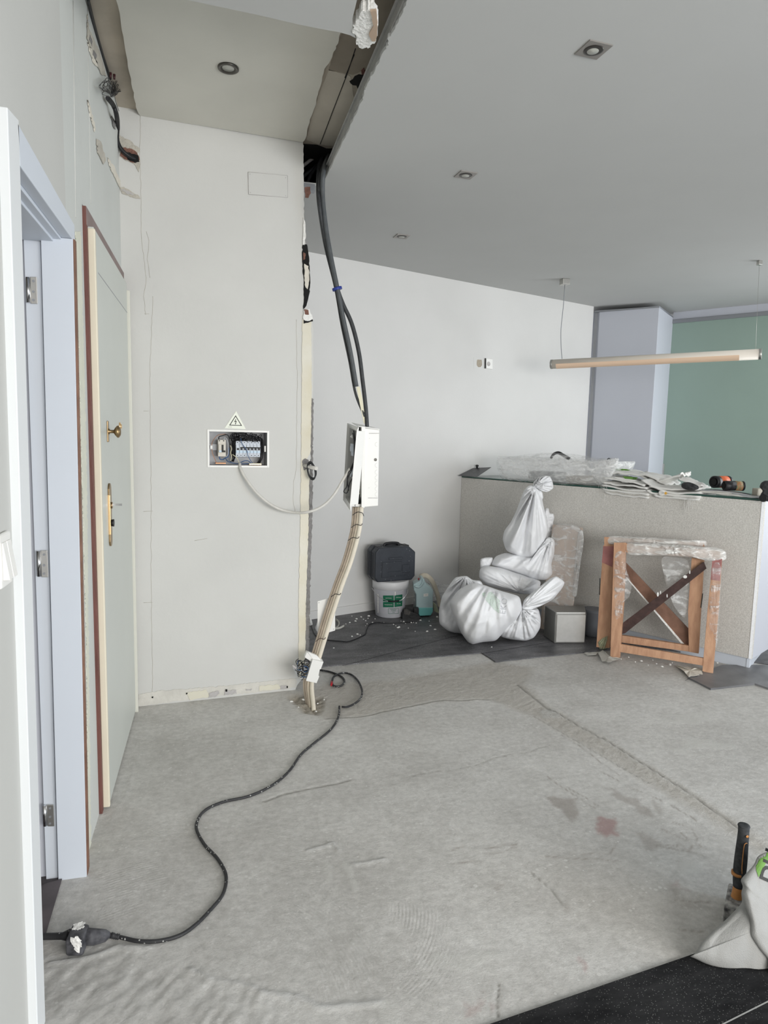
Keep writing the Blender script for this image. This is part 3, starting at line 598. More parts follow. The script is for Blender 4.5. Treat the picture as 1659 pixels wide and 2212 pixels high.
# flaking patches and skirting scars along the foot of the wall
patches([[(300, 1500), (345, 1492), (480, 1482), (640, 1465), (641, 1484), (560, 1495), (470, 1503), (400, 1512), (298, 1526)]], WW, mat('dirty_skim', (.61, .59, .54), .85, var=.06, vscale=18, bump=.3), 'trim_4', .0005, .002)
patches([[(402, 1496), (446, 1490), (452, 1505), (410, 1512)], [(560, 1482), (600, 1478), (610, 1488), (560, 1492)]], WW, mat('ivory_skim', (.68, .65, .54), .85, var=.04), 'trim_4', .003, .002)
patches([[(452, 1497), (472, 1492), (474, 1498), (464, 1506), (450, 1507)], [(485, 1492), (510, 1490), (512, 1498), (484, 1502)], [(531, 1488), (544, 1488), (542, 1492), (532, 1492)], [(605, 1482), (620, 1480), (621, 1488), (606, 1489)]], WW, M_patchg, 'trim_4', .005, .001)
patches([[(328, 1505), (331, 1504), (331, 1508), (328, 1508)], [(402, 1497), (405, 1496), (405, 1499), (402, 1500)], [(487, 1489), (491, 1489), (491, 1494), (487, 1494)], [(619, 1482), (622, 1482), (622, 1486), (619, 1486)]], lambda p, o: WW(p, o), M_shadeblack, 'trim_4', .006, .001)
cr = MB()
for ln in [[(303, 250), (302, 330), (305, 430), (306, 520), (311, 560), (316, 600), (310, 640), (315, 680)], [(316, 500), (322, 520), (318, 560), (324, 600)], [(330, 640), (324, 800), (326, 1000), (327, 1300), (330, 1500)], [(640, 690), (642, 820), (640, 1010), (634, 1040), (633, 1080), (638, 1110)],
    [(312, 678), (322, 678)], [(310, 888), (321, 888)], [(310, 1105), (330, 1104)], [(310, 1302), (330, 1301)], [(448, 1163), (420, 1168)]]:
    pp = []
    for a, b in zip(ln, ln[1:]): pp += ragline(a, b, 1.0 if abs(b[1]-a[1]) > 8 else 0, 9, int(a[1]+a[0]))[:-1]
    pp.append(ln[-1]); P = [W.p(x, y, .0003) for x, y in pp]
    if len(P) > 1: cr.tube(P, .0007, 4)
struct(cr.build('trim_5', M_flake), 'hairline cracks down the left side of the wall')
# ---- far white wall
fw = Plane((.656, 4.742, 0), (3.435, 5.748, 0)); du = Vector((3.435-.656, 5.748-4.742, 0)).normalized()
p0 = Vector((.656, 4.742, 0))-du*2.2; p1 = Vector((3.435, 5.748, 0)); nb = -F.n
hp = [F.p(x, y) for x, y in [(1031, 778), (1034, 777), (1039, 777), (1041, 780), (1041, 789), (1039, 792), (1035, 793), (1031, 790)]]
struct(MB().prism([p0, p1, p1+Vector((0, 0, ZM+.02)), p0+Vector((0, 0, ZM+.02))], nb*.1).build('wall_back', M_wall), 'plain white wall behind the counter')
bb = MB(); q0 = F.p(672, 1325); q0.z = 0
bb.prism([p0+Vector((0, 0, .0)), p1, p1+Vector((0, 0, .068)), p0+Vector((0, 0, .068))], F.n*.012); struct(bb.build('baseboard_back', M_wall, bevel=.003), 'white skirting board at the foot of the far wall')
# left closure behind the middle wall
struct(MB().b2((-1.6, 3.55, -.03), (-1.5, 7.6, ZS)).build('wall_left', M_wall))
struct(MB().b2((-1.6, -3.3, 2.0), (7.6, -3.2, ZS)).build('wall_light_block', M_wall), 'unseen white wall added behind the camera to block high light')  # added out of view to keep the incoming light low
struct(MB().b2((XW-.12, -3.2, 0), (XW-.02, -3.1, 2.0)).build('trim_12', M_wall))
# ---- window side: lilac column, rail and green glass
w1, w2, w3, w4 = [Vector(p) for p in ((3.441, 5.742, 0), (3.851, 5.357, 0), (4.287, 5.742, 0), (4.75, 5.085, 0))]
gd = (w4-w3).normalized(); cdv = (w2-w1).normalized(); up = Vector((0, 0, 1))
w5 = w3+gd*2.4; gn = Vector((-gd.y, gd.x, 0)); gn = gn if gn.dot(w3) < 0 else -gn
w1b = w1+cdv*.045+Vector((.02, .03, 0))
struct(MB().prism([w1b, w2, w3+(w3-w2).normalized()*.1, w1+Vector((.3, .6, 0)), w1+Vector((.05, .1, 0))], up*(ZM-.035)).build('wall_right', M_lilac, bevel=.003), 'lilac column beside the green glass')
struct(MB().prism([w1+Vector((.03, .04, 0)), w1b+Vector((.01, .02, 0)), w1b+Vector((.05, .08, 0)), w1+Vector((.06, .1, 0))], up*(ZM-.03)).build('trim_6', M_railm))
struct(MB().prism([w1, w2, w3, w3+Vector((.05, .1, 0)), w1+Vector((.1, .15, 0))], up*.012).build('trim_6', M_railm)).location.z += ZM-.05
wn = thing('window_1', 'tall sheet of green frosted glass hung from a grey ceiling rail', 'window', w3); wn['kind'] = 'structure'
MB().prism([w3, w5, w5+up*(ZM-.10), w3+up*(ZM-.10)], -gn*.012).build('glass_sheet', M_glassg, wn)
MB().prism([w3+up*(ZM-.105)+gn*.02, w5+up*(ZM-.105)+gn*.02, w5+up*(ZM-.07)+gn*.02, w3+up*(ZM-.07)+gn*.02], -gn*.05).build('ceiling_rail', M_railm, wn, bevel=.004)
MB().prism([w3+up*(ZM-.07), w5+up*(ZM-.07), w5+up*ZM, w3+up*ZM], -gn*.05).build('pelmet', M_lilac, wn)
MB().prism([w3-gd*.0+up*.9, w3+gd*.016+up*.9, w3+gd*.016+up*1.13, w3+up*1.13], gn*.014).build('edge_clip', M_alu, wn)
struct(MB().prism([w5, w5+gd*.1, w5+gd*.1+up*ZM, w5+up*ZM], -gn*.1).build('trim_6', M_lilac))
# ---- ceilings
struct(MB().b2((-1.7, -3.2, ZS), (7.6, 7.6, ZS+.12)).build('ceiling', M_slab), 'bare brown plastered slab seen through the torn gaps')
def cpoly(name, pts, z, th, m, label=None): return struct(MB().prism([Vector((p[0], p[1], z)) for p in pts], (0, 0, th)).build(name, m), label)
edge = [G(*p, ZM) for p in [(882, -3), (868, 33), (850, 70), (838, 84), (838, 97), (826, 118), (806, 160), (801, 167), (790, 190), (787, 196), (783, 215), (762, 262), (745, 297), (722, 345), (703, 385)]]
ee = []
for a, b in zip(edge, edge[1:]):
    n = 5
    for k in range(n): ee.append(a.lerp(b, k/n)+Vector((rnd.uniform(-.003, .003), 0, 0)))
ee.append(edge[-1])
cpoly('ceiling', [(edge[0].x, -3.2)]+[(p.x, p.y) for p in ee]+[(.535, 3.50), (-1.6, 3.50), (-1.6, 7.6), (7.6, 7.6), (7.6, -3.2)], ZM, .013, M_ceil, 'smooth light grey main ceiling with square downlights')
cpoly('ceiling', [(XW, -3.2), (.40, -3.2), (.40, 1.95), (.405, 2.03), (.41, 2.12), (.425, 2.18)]+[(G(x, y, ZM).x, G(x, y, ZM).y) for x, y in [(768, 82), (756, 76), (730, 69), (712, 66), (650, 54), (560, 33), (405, 0)]]+[(XW, G(405, 0, ZM).y)], ZM, .013, M_ceil, 'lower white ceiling board with a torn corner at the top')
lob = [(250, -8), (268, 80), (280, 160), (290, 210), (298, 245), (302, 250), (655, 308), (660, 300), (668, 265), (682, 225), (690, 190), (702, 150), (720, 115), (727, 100), (738, 65), (752, 20)]
lp = [G(*p, ZL) for p in lob]
ll = []
for a, b in zip(lp, lp[1:]):
    for k in range(5): ll.append(a.lerp(b, k/5)+Vector((rnd.uniform(-.003, .003), rnd.uniform(-.002, .002), 0)))
ll.append(lp[-1]); ll.append(Vector((.44, 1.2, 0))); ll.append(Vector((-.33, 1.2, 0)))
cpoly('ceiling', [(p.x, p.y) for p in ll], ZL, .022, M_lob, 'aged cream lobby ceiling with a round downlight')
# metal edge profile beside the main ceiling
pr = MB(); xs = .538
pr.b2((xs, 1.2, ZM+.012), (xs+.02, 3.44, ZM+.05)); pr.b2((xs-.008, 1.2, ZM+.044), (xs+.06, 3.44, ZM+.05))
struct(pr.build('trim_7', M_steelp, bevel=.001), 'galvanised edge profile along the torn main ceiling')
# seams, darker and lighter fields and a hole's shade painted black on the brown slab
def spatch(px, m, dz, seed=1, amp=1.5): return struct(MB().prism([G(x, y, ZS-dz) for x, y in rag(px, amp, 5, seed)], (0, 0, dz+.001)).build('trim_8', m))
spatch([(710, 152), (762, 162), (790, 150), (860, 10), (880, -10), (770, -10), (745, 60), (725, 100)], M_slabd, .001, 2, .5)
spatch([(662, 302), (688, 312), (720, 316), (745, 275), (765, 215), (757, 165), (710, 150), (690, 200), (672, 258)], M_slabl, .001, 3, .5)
spatch([(755, 176), (766, 166), (775, 162), (792, 164), (796, 175), (785, 195), (776, 197), (770, 185), (757, 180)], M_shadeblack, .003, 5, 2)
spatch([(782, 162), (780, 153), (786, 147), (790, 158)], M_woodbr, .003, 5, .5)
sl = MB()
for a, b in [((768, 105), (748, 165)), ((748, 165), (722, 232)), ((722, 232), (692, 311)), ((765, 118), (745, 168))]:
    sl.tube([G(*a, ZS-.002), G(*b, ZS-.002)], .0018, 5)
struct(sl.build('trim_8', M_shadeblack))
# torn plaster clod hanging at the broken ceiling corner
o = MB().prism([G(x, y, ZM-.002) for x, y in rag([(768, 55), (778, 30), (795, 20), (808, 22), (814, 40), (815, 65), (812, 90), (800, 102), (785, 105), (770, 97), (772, 82), (760, 66)], 3, 4, 8)], (0, 0, .03)).build('trim_9', M_white_pl); struct(o, 'lump of torn white plaster at the ceiling corner')
o = MB().prism([G(x, y, ZM+.0) for x, y in rag([(800, 20), (812, 18), (816, 45), (815, 72), (811, 85), (803, 85), (797, 70), (807, 50)], 1, 5, 8)], (0, 0, -.006)).build('trim_9', mat('tan_gypsum_board', (.48, .36, .27), .9, var=.05)); struct(o)
# void above the main ceiling, behind the wall edge: dark sheets paint its shade
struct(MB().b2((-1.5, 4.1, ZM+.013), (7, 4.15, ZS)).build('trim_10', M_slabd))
struct(MB().prism([G(655, 312, ZS-.004), G(685, 314, ZS-.004), G(705, 322, ZS-.004), G(722, 322, ZS-.004), Vector((.9, 4.0, ZS-.004)), Vector((.2, 4.0, ZS-.004))], (0, 0, .003)).build('trim_10', M_shadeblack))
vb = MB(); vb.b2((-.5, 3.56, ZM+.013), (1.3, 4.1, ZM+.016)); vb.b2((-.3, 4.05, ZM+.014), (1.3, 4.09, ZS)); struct(vb.build('trim_10', M_shadeblack))
struct(MB().b2((.39, 3.49, ZM-.028), (.50, 3.53, ZM+.004)).build('trim_10', M_railm))

# ================================================================== DOORS (structure)
# door 1: frame, jamb, stop strip, hinges
d1 = thing('door_1', 'bluish white door frame without its near wall trim on the far side', 'door', (XW, D1b, 0)); d1['kind'] = 'structure'
XF = -.382
cs = MB(); cs.prism([(XW-.01, 1.47, 0), (XW-.01, 1.535, 0), (XW-.01, 1.60, 1.975), (XW-.01, 1.52, 1.965)], (XF+.01-XW, 0, 0)); cs.build('near_casing', M_casew, d1, bevel=.002)
cs = MB(); cs.prism([(XW-.01, 1.590, 1.966), (XW-.01, 2.165, 1.93), (XW-.01, 2.165, 1.880), (XW-.01, 1.598, 1.885)], (XF+.01-XW, 0, 0)); cs.build('head_casing', M_jamb, d1, bevel=.002)
cs = MB(); cs.b2((XW-.045, 1.5, 1.875), (XW-.01, 2.13, 1.93)); cs.b2((XW-.13, 1.5, 1.868), (XW-.03, 2.13, 1.93)); cs.build('head_lining', M_jamb, d1, bevel=.0015)
tj = lambda x, y, yv: AY(x, y, yv)
jb = MB(); jb.prism([AY(88, 509, 2.12), AY(157, 516, 2.12), AY(187, 1896, 2.053), AY(126, 1904, 2.053)], (0, .03, 0)); jb.build('jamb_panel', M_jamb, d1, bevel=.001)
jb = MB(); jb.prism([AY(50, 498, 2.135), AY(87, 500, 2.135), AY(125, 1906, 2.068), AY(100, 1906, 2.068)], (0, .03, 0)); jb.build('hinge_strip', M_jamb, d1, bevel=.001)
jb = MB(); jb.prism([AY(40, 490, 2.15), AY(57, 498, 2.15), AY(103, 1906, 2.083), AY(88, 1906, 2.083)], (0, .03, 0)); jb.build('leaf_edge', M_lilac, d1, bevel=.001)
jb = MB(); jb.prism([AY(158, 516, 2.125), AY(162, 518, 2.125), AY(191, 1880, 2.06), AY(188, 1896, 2.06)], (0, .02, 0)); jb.build('exposed_wood_edge', M_woodmid, d1)
for i, (cx_, cy_) in enumerate([(69, 627), (92, 1218), (105, 1762)]):
    yv = 2.133-.065*(cy_-500)/1400; s = 1 if i < 2 else .8
    h_ = MB(); h_.prism([AY(cx_-4, cy_-29*s, yv-.004), AY(cx_+10, cy_-29*s, yv-.004), AY(cx_+12, cy_+29*s, yv-.004), AY(cx_-2, cy_+29*s, yv-.004)], (0, .003, 0))
    hp_ = h_.build('hinge', M_alu, d1, bevel=.0006)
    kn = MB(); kn.tube([AY(cx_-9, cy_-28*s, yv-.006), AY(cx_-7, cy_+27*s, yv-.006)], .0055, 10); k_ = kn.build('hinge_knuckle', M_chrome, hp_)
    for yy in (-20, 3, 21): MB().lathe(AY(cx_+3, cy_+yy*s, yv-.0045), [(.0035, 0), (.0035, .0008)], (0, -1, 0), 12).build('hinge_screw', M_railm, hp_)
struct(MB().prism([G(100, 1910, .004), G(134, 1900, .004), G(100, 2015, .004), G(60, 2060, .004), G(0, 1960, .004)], (0, 0, .003)).build('trim_11', M_thresh), 'dark brown threshold inside the first doorway')
struct(MB().b2((-1.6, 1.0, -.03), (-.457, 2.3, -.001)).build('floor', M_thresh))
struct(MB().b2((-1.7, .8, 0), (-1.6, 3.0, ZS)).build('wall_left', M_leftn))
# door 2
d2 = thing('door_2', 'cream and grey-green entrance door in a red-brown wooden frame', 'door', (XW, 2.44, 0)); d2['kind'] = 'structure'
zt = 2.055
fr = MB(); fr.b2((-.45, 2.402, 0), (-.389, 2.428, 2.055)); fr.build('frame_post', M_woodbr, d2, bevel=.001)
fr = MB(); fr.b2((XW-.02, 2.405, 1.998), (-.388, 3.34, zt)); fr.build('frame_head', mat('faded_brown_wood', (.235, .175, .165), .6, var=.1, vscale=9), d2, bevel=.001)
LX = -.372
lf = MB(); lf.b2((XW-.01, 2.43, .008), (LX, 3.29, 2.0)); leaf = lf.build('door_leaf', M_doorf, d2, bevel=.0015)
eg = MB(); eg.prism([(-.391, 2.428, .008), (LX+.004, 2.428, .008), (LX+.004, 2.428, 1.995), (-.391, 2.428, 1.995)], (0, .018, 0)); eg.build('edge_band', M_creamw, d2, bevel=.003)
eg = MB(); eg.b2((XW, 3.29, .0), (LX+.012, 3.308, 1.97)); eg.b2((XW, 3.312, 0), (LX+.004, 3.33, 1.95)); eg.build('far_stop', mat('pale_stop_paint', (.66, .65, .58), .5), d2, bevel=.002)
ln = MB(); ln.b2((LX, 2.5, 1.87), (LX+.0006, 3.29, 1.873)); ln.build('panel_line', M_railm, d2)
# thin dark strip painting the shaded gap between wall and frame
gp = MB(); gp.prism([AX(x, y, XW+.0065) for x, y in rag([(213, 1075), (217, 1080), (221, 1300), (227, 1560), (228, 1735), (222, 1735), (218, 1400)], .8, 8, 3)], (-.005, 0, 0)); gp.build('joint_shade', M_shadeblack, d2)
# knob with rose, spy hole, lock plate with key
kb = MB(); c = AX(232, 932, LX); ro = MB().b2(c+Vector((0, -.014, -.038)), c+Vector((.004, .014, .038))).build('knob_rose', M_brass, d2, bevel=.003)
kb.lathe(c, [(.011, 0), (.011, .006), (.006, .010), (.006, .022), (.014, .027), (.022, .034), (.022, .039), (.013, .045), (.003, .046)], (1, -.05, 0), 28); kb.build('door_knob', M_brass, d2)
c = AX(258, 921, LX); MB().lathe(c, [(.016, 0), (.016, .004), (.009, .006), (.009, .009)], (1, 0, 0), 20).build('spy_hole', M_brassb, d2)
c = AX(236, 1112, LX); z0 = c.z
pl = MB(); out = [(c.y+.026*math.cos(a), c.z+(.09 if math.sin(a) >= 0 else -.09)+.026*math.sin(a)) for a in [k*math.pi/12 for k in range(24)]]
pl.prism([(LX, y_, z_) for y_, z_ in out], (.006, 0, 0)); lk = pl.build('lock_plate', M_brass, d2, bevel=.001)
MB().b2(c+Vector((.0, -.027, -.07)), c+Vector((.008, -.022, .075))).build('bright_edge', M_brassb, lk, bevel=.001)
MB().lathe(c+Vector((.006, 0, .035)), [(.012, 0), (.012, .006)], (1, 0, 0), 18).build('lock_cylinder', M_brass, lk)
MB().lathe(c+Vector((.006, 0, -.03)), [(.012, 0), (.014, .01)], (1, 0, 0), 18).build('lock_button', M_blackp, lk)
ky = MB(); ky.b2(c+Vector((.012, -.002, .033)), c+Vector((.045, .002, .041))); ky.build('key', M_chrome, lk)

# ================================================================== ON THE WALLS AND CEILINGS
# light switch
c = Lp(6, 1206)
sw = thing('light_switch', 'white double rocker light switch on the nearest wall, cut by the left edge', 'light switch', c)
MB().b2((XW, c.y-.05, c.z-.052), (XW+.010, c.y+.022, c.z+.052)).build('wall_plate', M_wplast, sw, bevel=.004)
rk = MB(); rk.prism([(XW+.010, c.y-.04, c.z-.036), (XW+.022, c.y-.04, c.z-.036), (XW+.012, c.y-.04, c.z+.036), (XW+.010, c.y-.04, c.z+.036)], (0, .025, 0)); rk.build('rocker', M_wplast, sw, bevel=.002)
rk = MB(); rk.prism([(XW+.010, c.y-.012, c.z-.036), (XW+.022, c.y-.012, c.z-.036), (XW+.012, c.y-.012, c.z+.036), (XW+.010, c.y-.012, c.z+.036)], (0, .026, 0)); rk.build('rocker', M_wplast, sw, bevel=.002)
# blank cover plate high on the wall
pp = [W.p(x, y) for x, y in [(536, 372), (621, 380), (621, 427), (537, 420)]]
cp = tag(MB().prism(pp, W.n*.003).build('blank_cover_plate', M_panelw, bevel=.001), 'painted-over rectangular cover plate high on the wall left of the hanging conduits', 'cover plate')
for x, y in [(540, 376), (617, 384), (617, 423), (541, 416)]: MB().lathe(W.p(x, y, .003), [(.0025, 0), (.0025, .0006)], W.n, 10).build('corner_screw', M_patchg, cp)
bd = MB(); 
for a, b in zip(pp, pp[1:]+pp[:1]): bd.tube([a+W.n*.0022, b+W.n*.0022], .0012, 5)
bd.build('cover_outline', M_patchg, cp)
# warning sign
tri = [(510, 888), (531, 927), (485, 925)]
sg = tag(MB().prism([W.p(x, y) for x, y in tri], W.n*.0015).build('warning_sign', M_sign), 'triangular high-voltage warning sticker above the open fuse box', 'warning sign')
Bt = [(509, 897), (523, 920), (495, 919)]; c2 = (509, 912)
bt = MB()
for i in range(3):
    a, b = Bt[i], Bt[(i+1) % 3]; ia = (a[0]+(c2[0]-a[0])*.2, a[1]+(c2[1]-a[1])*.2); ib = (b[0]+(c2[0]-b[0])*.2, b[1]+(c2[1]-b[1])*.2)
    bt.prism([W.p(*q, .0016) for q in (a, b, ib, ia)], W.n*.0004)
bt.build('triangle_border', M_ink, sg)
bl = MB(); bl.prism([W.p(x, y, .0016) for x, y in [(509, 905), (510.3, 905), (508.4, 910), (511.6, 909), (509.6, 914.2), (508.3, 914.2), (509.2, 911), (505.8, 912)]], W.n*.0004)
bl.prism([W.p(x, y, .0016) for x, y in [(507.5, 914.2), (510.3, 914.2), (508.6, 917.5)]], W.n*.0004); bl.build('lightning_bolt', M_ink, sg)
uW = W.u if W.u.x > 0 else -W.u
decal('ELECTRO', .0042, W.p(497, 922.3, .0016), uW, up, W.n, M_ink, sg, 'small_print', .0003)
# open fuse box
fu0, fu1, fz0, fz1 = FBX
FP = lambda u_, z_, d_=0: U0+UU*u_+Vector((0, 0, z_))+W.n*d_
fbx = thing('fuse_box', 'open recessed fuse box full of wires and breakers in the white wall', 'fuse box', FP((fu0+fu1)/2, fz0))
m = MB(); D_ = -.085
m.prism([FP(fu0, fz0, D_), FP(fu1, fz0, D_), FP(fu1, fz1, D_), FP(fu0, fz1, D_)], -W.n*.004)
for a, b in [((fu0, fz0), (fu0, fz1)), ((fu1, fz0), (fu1, fz1)), ((fu0, fz0), (fu1, fz0)), ((fu0, fz1), (fu1, fz1))]:
    pa, pb = FP(*a, D_), FP(*b, D_); m.add([pa, pb, FP(*b, 0), FP(*a, 0)], [(0, 1, 2, 3)])
m.build('back_box', M_gplast, fbx)
m = MB(); g_ = .010
for a, b in [((fu0-g_, fz0-g_), (fu0, fz1+g_)), ((fu1, fz0-g_), (fu1+g_, fz1+g_)), ((fu0, fz0-g_), (fu1, fz0)), ((fu0, fz1), (fu1, fz1+g_))]:
    m.prism([FP(a[0], a[1], 0), FP(b[0], a[1], 0), FP(b[0], b[1], 0), FP(a[0], b[1], 0)], W.n*.004)
m.build('box_rim', M_wplast, fbx, bevel=.001)
fx = lambda x: fu0+(x-125)/(1415-125)*(fu1-fu0)
fy = lambda y: fz1-(y-560)/(1330-560)*(fz1-fz0)
FQ = lambda x, y, d_=-.03: FP(fx(x), fy(y), d_)
def fbox(x0_, y0_, x1_, y1_, d0, d1, mt, nm, par=fbx, bev=.0008): return MB().prism([FQ(x0_, y1_, d0), FQ(x1_, y1_, d0), FQ(x1_, y0_, d0), FQ(x0_, y0_, d0)], W.n*(d1-d0)).build(nm, mt, par, bevel=bev)
fbox(135, 850, 320, 995, D_, -.06, M_wgrey, 'mounting_rail')
mb_ = fbox(325, 745, 495, 1130, -.08, -.02, M_brkb, 'main_switch')
fbox(335, 850, 485, 1040, -.02, -.012, M_brkb, 'switch_face', mb_); fbox(400, 860, 440, 1030, -.012, -.008, M_ink, 'switch_slot', mb_); fbox(410, 990, 480, 1030, -.012, -.006, M_ink, 'switch_toggle', mb_); fbox(340, 990, 400, 1030, -.012, -.0095, mat('pale_blue_label', (.55, .68, .80), .5), 'switch_label', mb_)
for x in (355, 450): MB().lathe(FQ(x, 768, -.02), [(.003, 0), (.003, .001)], W.n, 10).build('terminal_screw', M_ink, mb_)
for k in range(7):
    xa = 720+k*79.5; br = fbox(xa, 768, xa+76, 1135, -.08, -.024, M_brk, 'breaker')
    fbox(xa+2, 860, xa+74, 1045, -.024, -.014, M_brk, 'breaker_face', br, .0004); fbox(xa+26, 915 if k else 930, xa+60, 975, -.014, -.006, M_ink, 'breaker_toggle', br, .0004)
    for yy in (800, 1100): MB().lathe(FQ(xa+38, yy, -.024), [(.0026, 0), (.0026, .001)], W.n, 8).build('terminal_screw', M_ink, br)
    fbox(xa+4, 990, xa+72, 1040, -.014, -.0135, mat('pale_blue_label', (0, 0, 0)), 'breaker_label', br, 0)
fbox(815, 905, 1275, 930, -.014, -.011, M_ink, 'comb_busbar')
tb = fbox(1025, 1290, 1305, 1320, -.06, -.025, M_brassb, 'neutral_bar'); fbox(270, 1275, 500, 1300, -.06, -.025, M_wcopper, 'earth_bar')
fbox(1365, 870, 1400, 1010, -.05, -.012, M_wplast, 'side_catch'); fbox(150, 880, 200, 960, -.05, -.02, M_wplast, 'side_catch')
def wire(pts, r, mt, d, par, nm='wire', jit=.006):
    P = [FQ(x, y, d+rnd.uniform(-jit, jit)) for x, y in pts]; return MB().tube(spline(P, 6), r, 6).build(nm, mt, par)
wire([(345, 740), (345, 680), (420, 650), (520, 625), (570, 690), (575, 800), (610, 900), (625, 1010), (630, 1100)], .0024, M_wblack, -.02, fbx)
wire([(460, 740), (465, 690), (510, 720), (540, 800), (545, 920), (540, 1080), (480, 1170)], .0022, M_wgrey, -.022, fbx)
wire([(355, 1130), (365, 1190), (430, 1200), (480, 1165), (550, 1120), (560, 930)], .0026, M_wblue, -.02, fbx)
wire([(500, 1180), (540, 1240), (700, 1290), (900, 1300), (1060, 1290)], .002, M_wblue, -.03, fbx)
wire([(800, 1330), (820, 1270), (900, 1225), (1000, 1230), (1060, 1290)], .002, M_wblue, -.008, fbx)
wire([(820, 700), (840, 810), (900, 900), (965, 1000), (985, 1110), (1050, 1230), (1090, 1280)], .0015, M_wblue, -.003, fbx, jit=.001)
wire([(500, 610), (330, 640), (230, 750), (190, 870), (200, 1040), (250, 1180), (290, 1280)], .0013, M_wcopper, -.03, fbx)
wire([(640, 1080), (720, 1140), (770, 1220), (800, 1300), (805, 1340)], .0022, M_wyg, -.012, fbx)
wire([(600, 870), (620, 950), (600, 1040), (620, 1130), (600, 1230)], .0022, M_wyg, -.018, fbx)
for k in range(26):
    a = rnd.uniform(640, 1300); b = rnd.uniform(600, 1300); y_ = rnd.uniform(575, 740)
    wire([(a, 780), (a-20, 720), ((a+b)/2, y_), (b, rnd.uniform(580, 760)), (b+rnd.uniform(-60, 60), rnd.uniform(620, 780))], .0018, M_wblack, -.03, fbx, jit=.018)
for k in range(9):
    x = 640+k*9; wire([(x+120, 700), (x+20, 800), (x, 950), (x+10, 1130), (x-40+rnd.uniform(-30, 60), 1250)], .0018, M_wblack, -.035, fbx, jit=.012)
for k in range(8):
    x = 1290+rnd.uniform(0, 90); wire([(1240, 650), (x, 730), (x+10, 950), (x, 1150), (x-70, 1280)], .0018, M_wblack, -.04, fbx, jit=.012)
# socket and empty box on the far wall
so = thing('wall_socket', 'white double socket frame with one round outlet on the far wall', 'socket', F.p(1048, 800))
MB().prism(F.poly([(1023, 772), (1063, 775), (1063, 797), (1023, 795)]), F.n*.001).build('backing', M_wall, so)
MB().prism(F.poly([(1049, 774), (1063, 776), (1063, 798), (1049, 796)], .001), F.n*.008).build('socket_plate', M_wplast, so, bevel=.003)
MB().lathe(F.p(1055.5, 786, .009), [(.018, 0), (.018, .0015), (.016, .0005)], F.n, 24).build('socket_well', M_patchg, so)
MB().prism(F.poly([(1047, 774), (1048.4, 774), (1048, 796), (1046.6, 796)], .001), F.n*.01).build('frame_edge', M_ink, so)
tag(MB().prism(F.poly(rag([(1031, 777), (1040, 777), (1041, 781), (1041, 789), (1038, 793), (1033, 793), (1030, 789), (1030, 780)], .3, 3, 2), .001), F.n*.0012).build('empty_wall_box', mat('bare_box_recess', (.40, .35, .28), .9, var=.1, vscale=60)), 'uncovered tan wall box left of the far wall socket', 'wall box')
# downlights
def square_light(px, label):
    c = G(*px, ZM); t = thing('square_downlight', label, 'ceiling light', (c.x, c.y, ZM-.004), 'recessed downlights in the main ceiling')
    s = .042; a = Matrix.Rotation(math.radians(4), 3, 'Z'); ri = MB()
    out_ = [Vector((x*s, y*s, 0)) for x, y in [(-1, -1), (0, -1), (1, -1), (1, 0), (1, 1), (0, 1), (-1, 1), (-1, 0)]]
    N_ = 32; vs = []; 
    for k in range(N_):
        an = 2*math.pi*k/N_+math.pi/4*0; dx, dy = math.cos(an), math.sin(an); q = s/max(abs(dx), abs(dy)); vs.append((q*dx, q*dy))
    B_ = Vector((c.x, c.y, ZM)); V = []; 
    for r_, z_ in ((None, -.004), (.028, -.004), (.026, .006), (.022, .02)):
        for k in range(N_):
            an = 2*math.pi*k/N_; x, y = vs[k] if r_ is None else (r_*math.cos(an), r_*math.sin(an)); V.append(B_+a@Vector((x, y, 0))+Vector((0, 0, z_)))
    ring0 = MB(); ring0.add(V[:N_]+V[N_:2*N_], [(k, (k+1) % N_, N_+(k+1) % N_, N_+k) for k in range(N_)])
    ring0.add([v+Vector((0, 0, .004)) for v in V[:N_]]+V[:N_], [(k, (k+1) % N_, N_+(k+1) % N_, N_+k) for k in range(N_)])
    ring0.build('trim_plate', mat('bronzed_steel', (.34, .32, .30), .45, metal=.6), t)
    wl = MB(); wl.add(V[N_:], [(r*N_+k, r*N_+(k+1) % N_, (r+1)*N_+(k+1) % N_, (r+1)*N_+k) for r in range(2) for k in range(N_)], True); wl.build('lamp_cup', mat('dark_cup', (.06, .055, .05), .3, metal=.6), t)
    MB().lathe(B_+Vector((0, 0, -.0048)), [(.031, .002), (.031, 0), (.026, -.001)], (0, 0, 1), 32).build('lamp_ring', mat('dark_cup', (0, 0, 0)), t)
    MB().lathe(B_+Vector((.0, .003, -.0062)), [(.019, .001), (.018, 0), (.0, -.001)], (0, 0, 1), 20).build('lamp_glass', mat('dim_lamp_glass', (.42, .42, .38), .3), t)
square_light((1282, 106), 'nearest square metal downlight, high at the right of the main ceiling')
square_light((1006, 377), 'middle of the three square metal downlights in the main ceiling')
square_light((868, 510), 'farthest and smallest-looking square metal downlight near the far wall')
c = G(493, 146, ZL); t = thing('round_downlight', 'round dark metal downlight in the aged lobby ceiling', 'ceiling light', (c.x, c.y, ZL-.006))
MB().lathe((c.x, c.y, ZL-.006), [(.040, .006), (.040, .0), (.036, -.002), (.026, .001), (.024, .012)], (0, 0, 1), 36).build('trim_ring', mat('dark_bronze', (.10, .095, .085), .3, metal=.8), t)
MB().lathe((c.x, c.y, ZL+.001), [(.0255, .0), (.023, -.0045), (.001, -.006)], (0, 0, 1), 24).build('lamp_glass', mat('dim_lamp_glass', (0, 0, 0)), t)
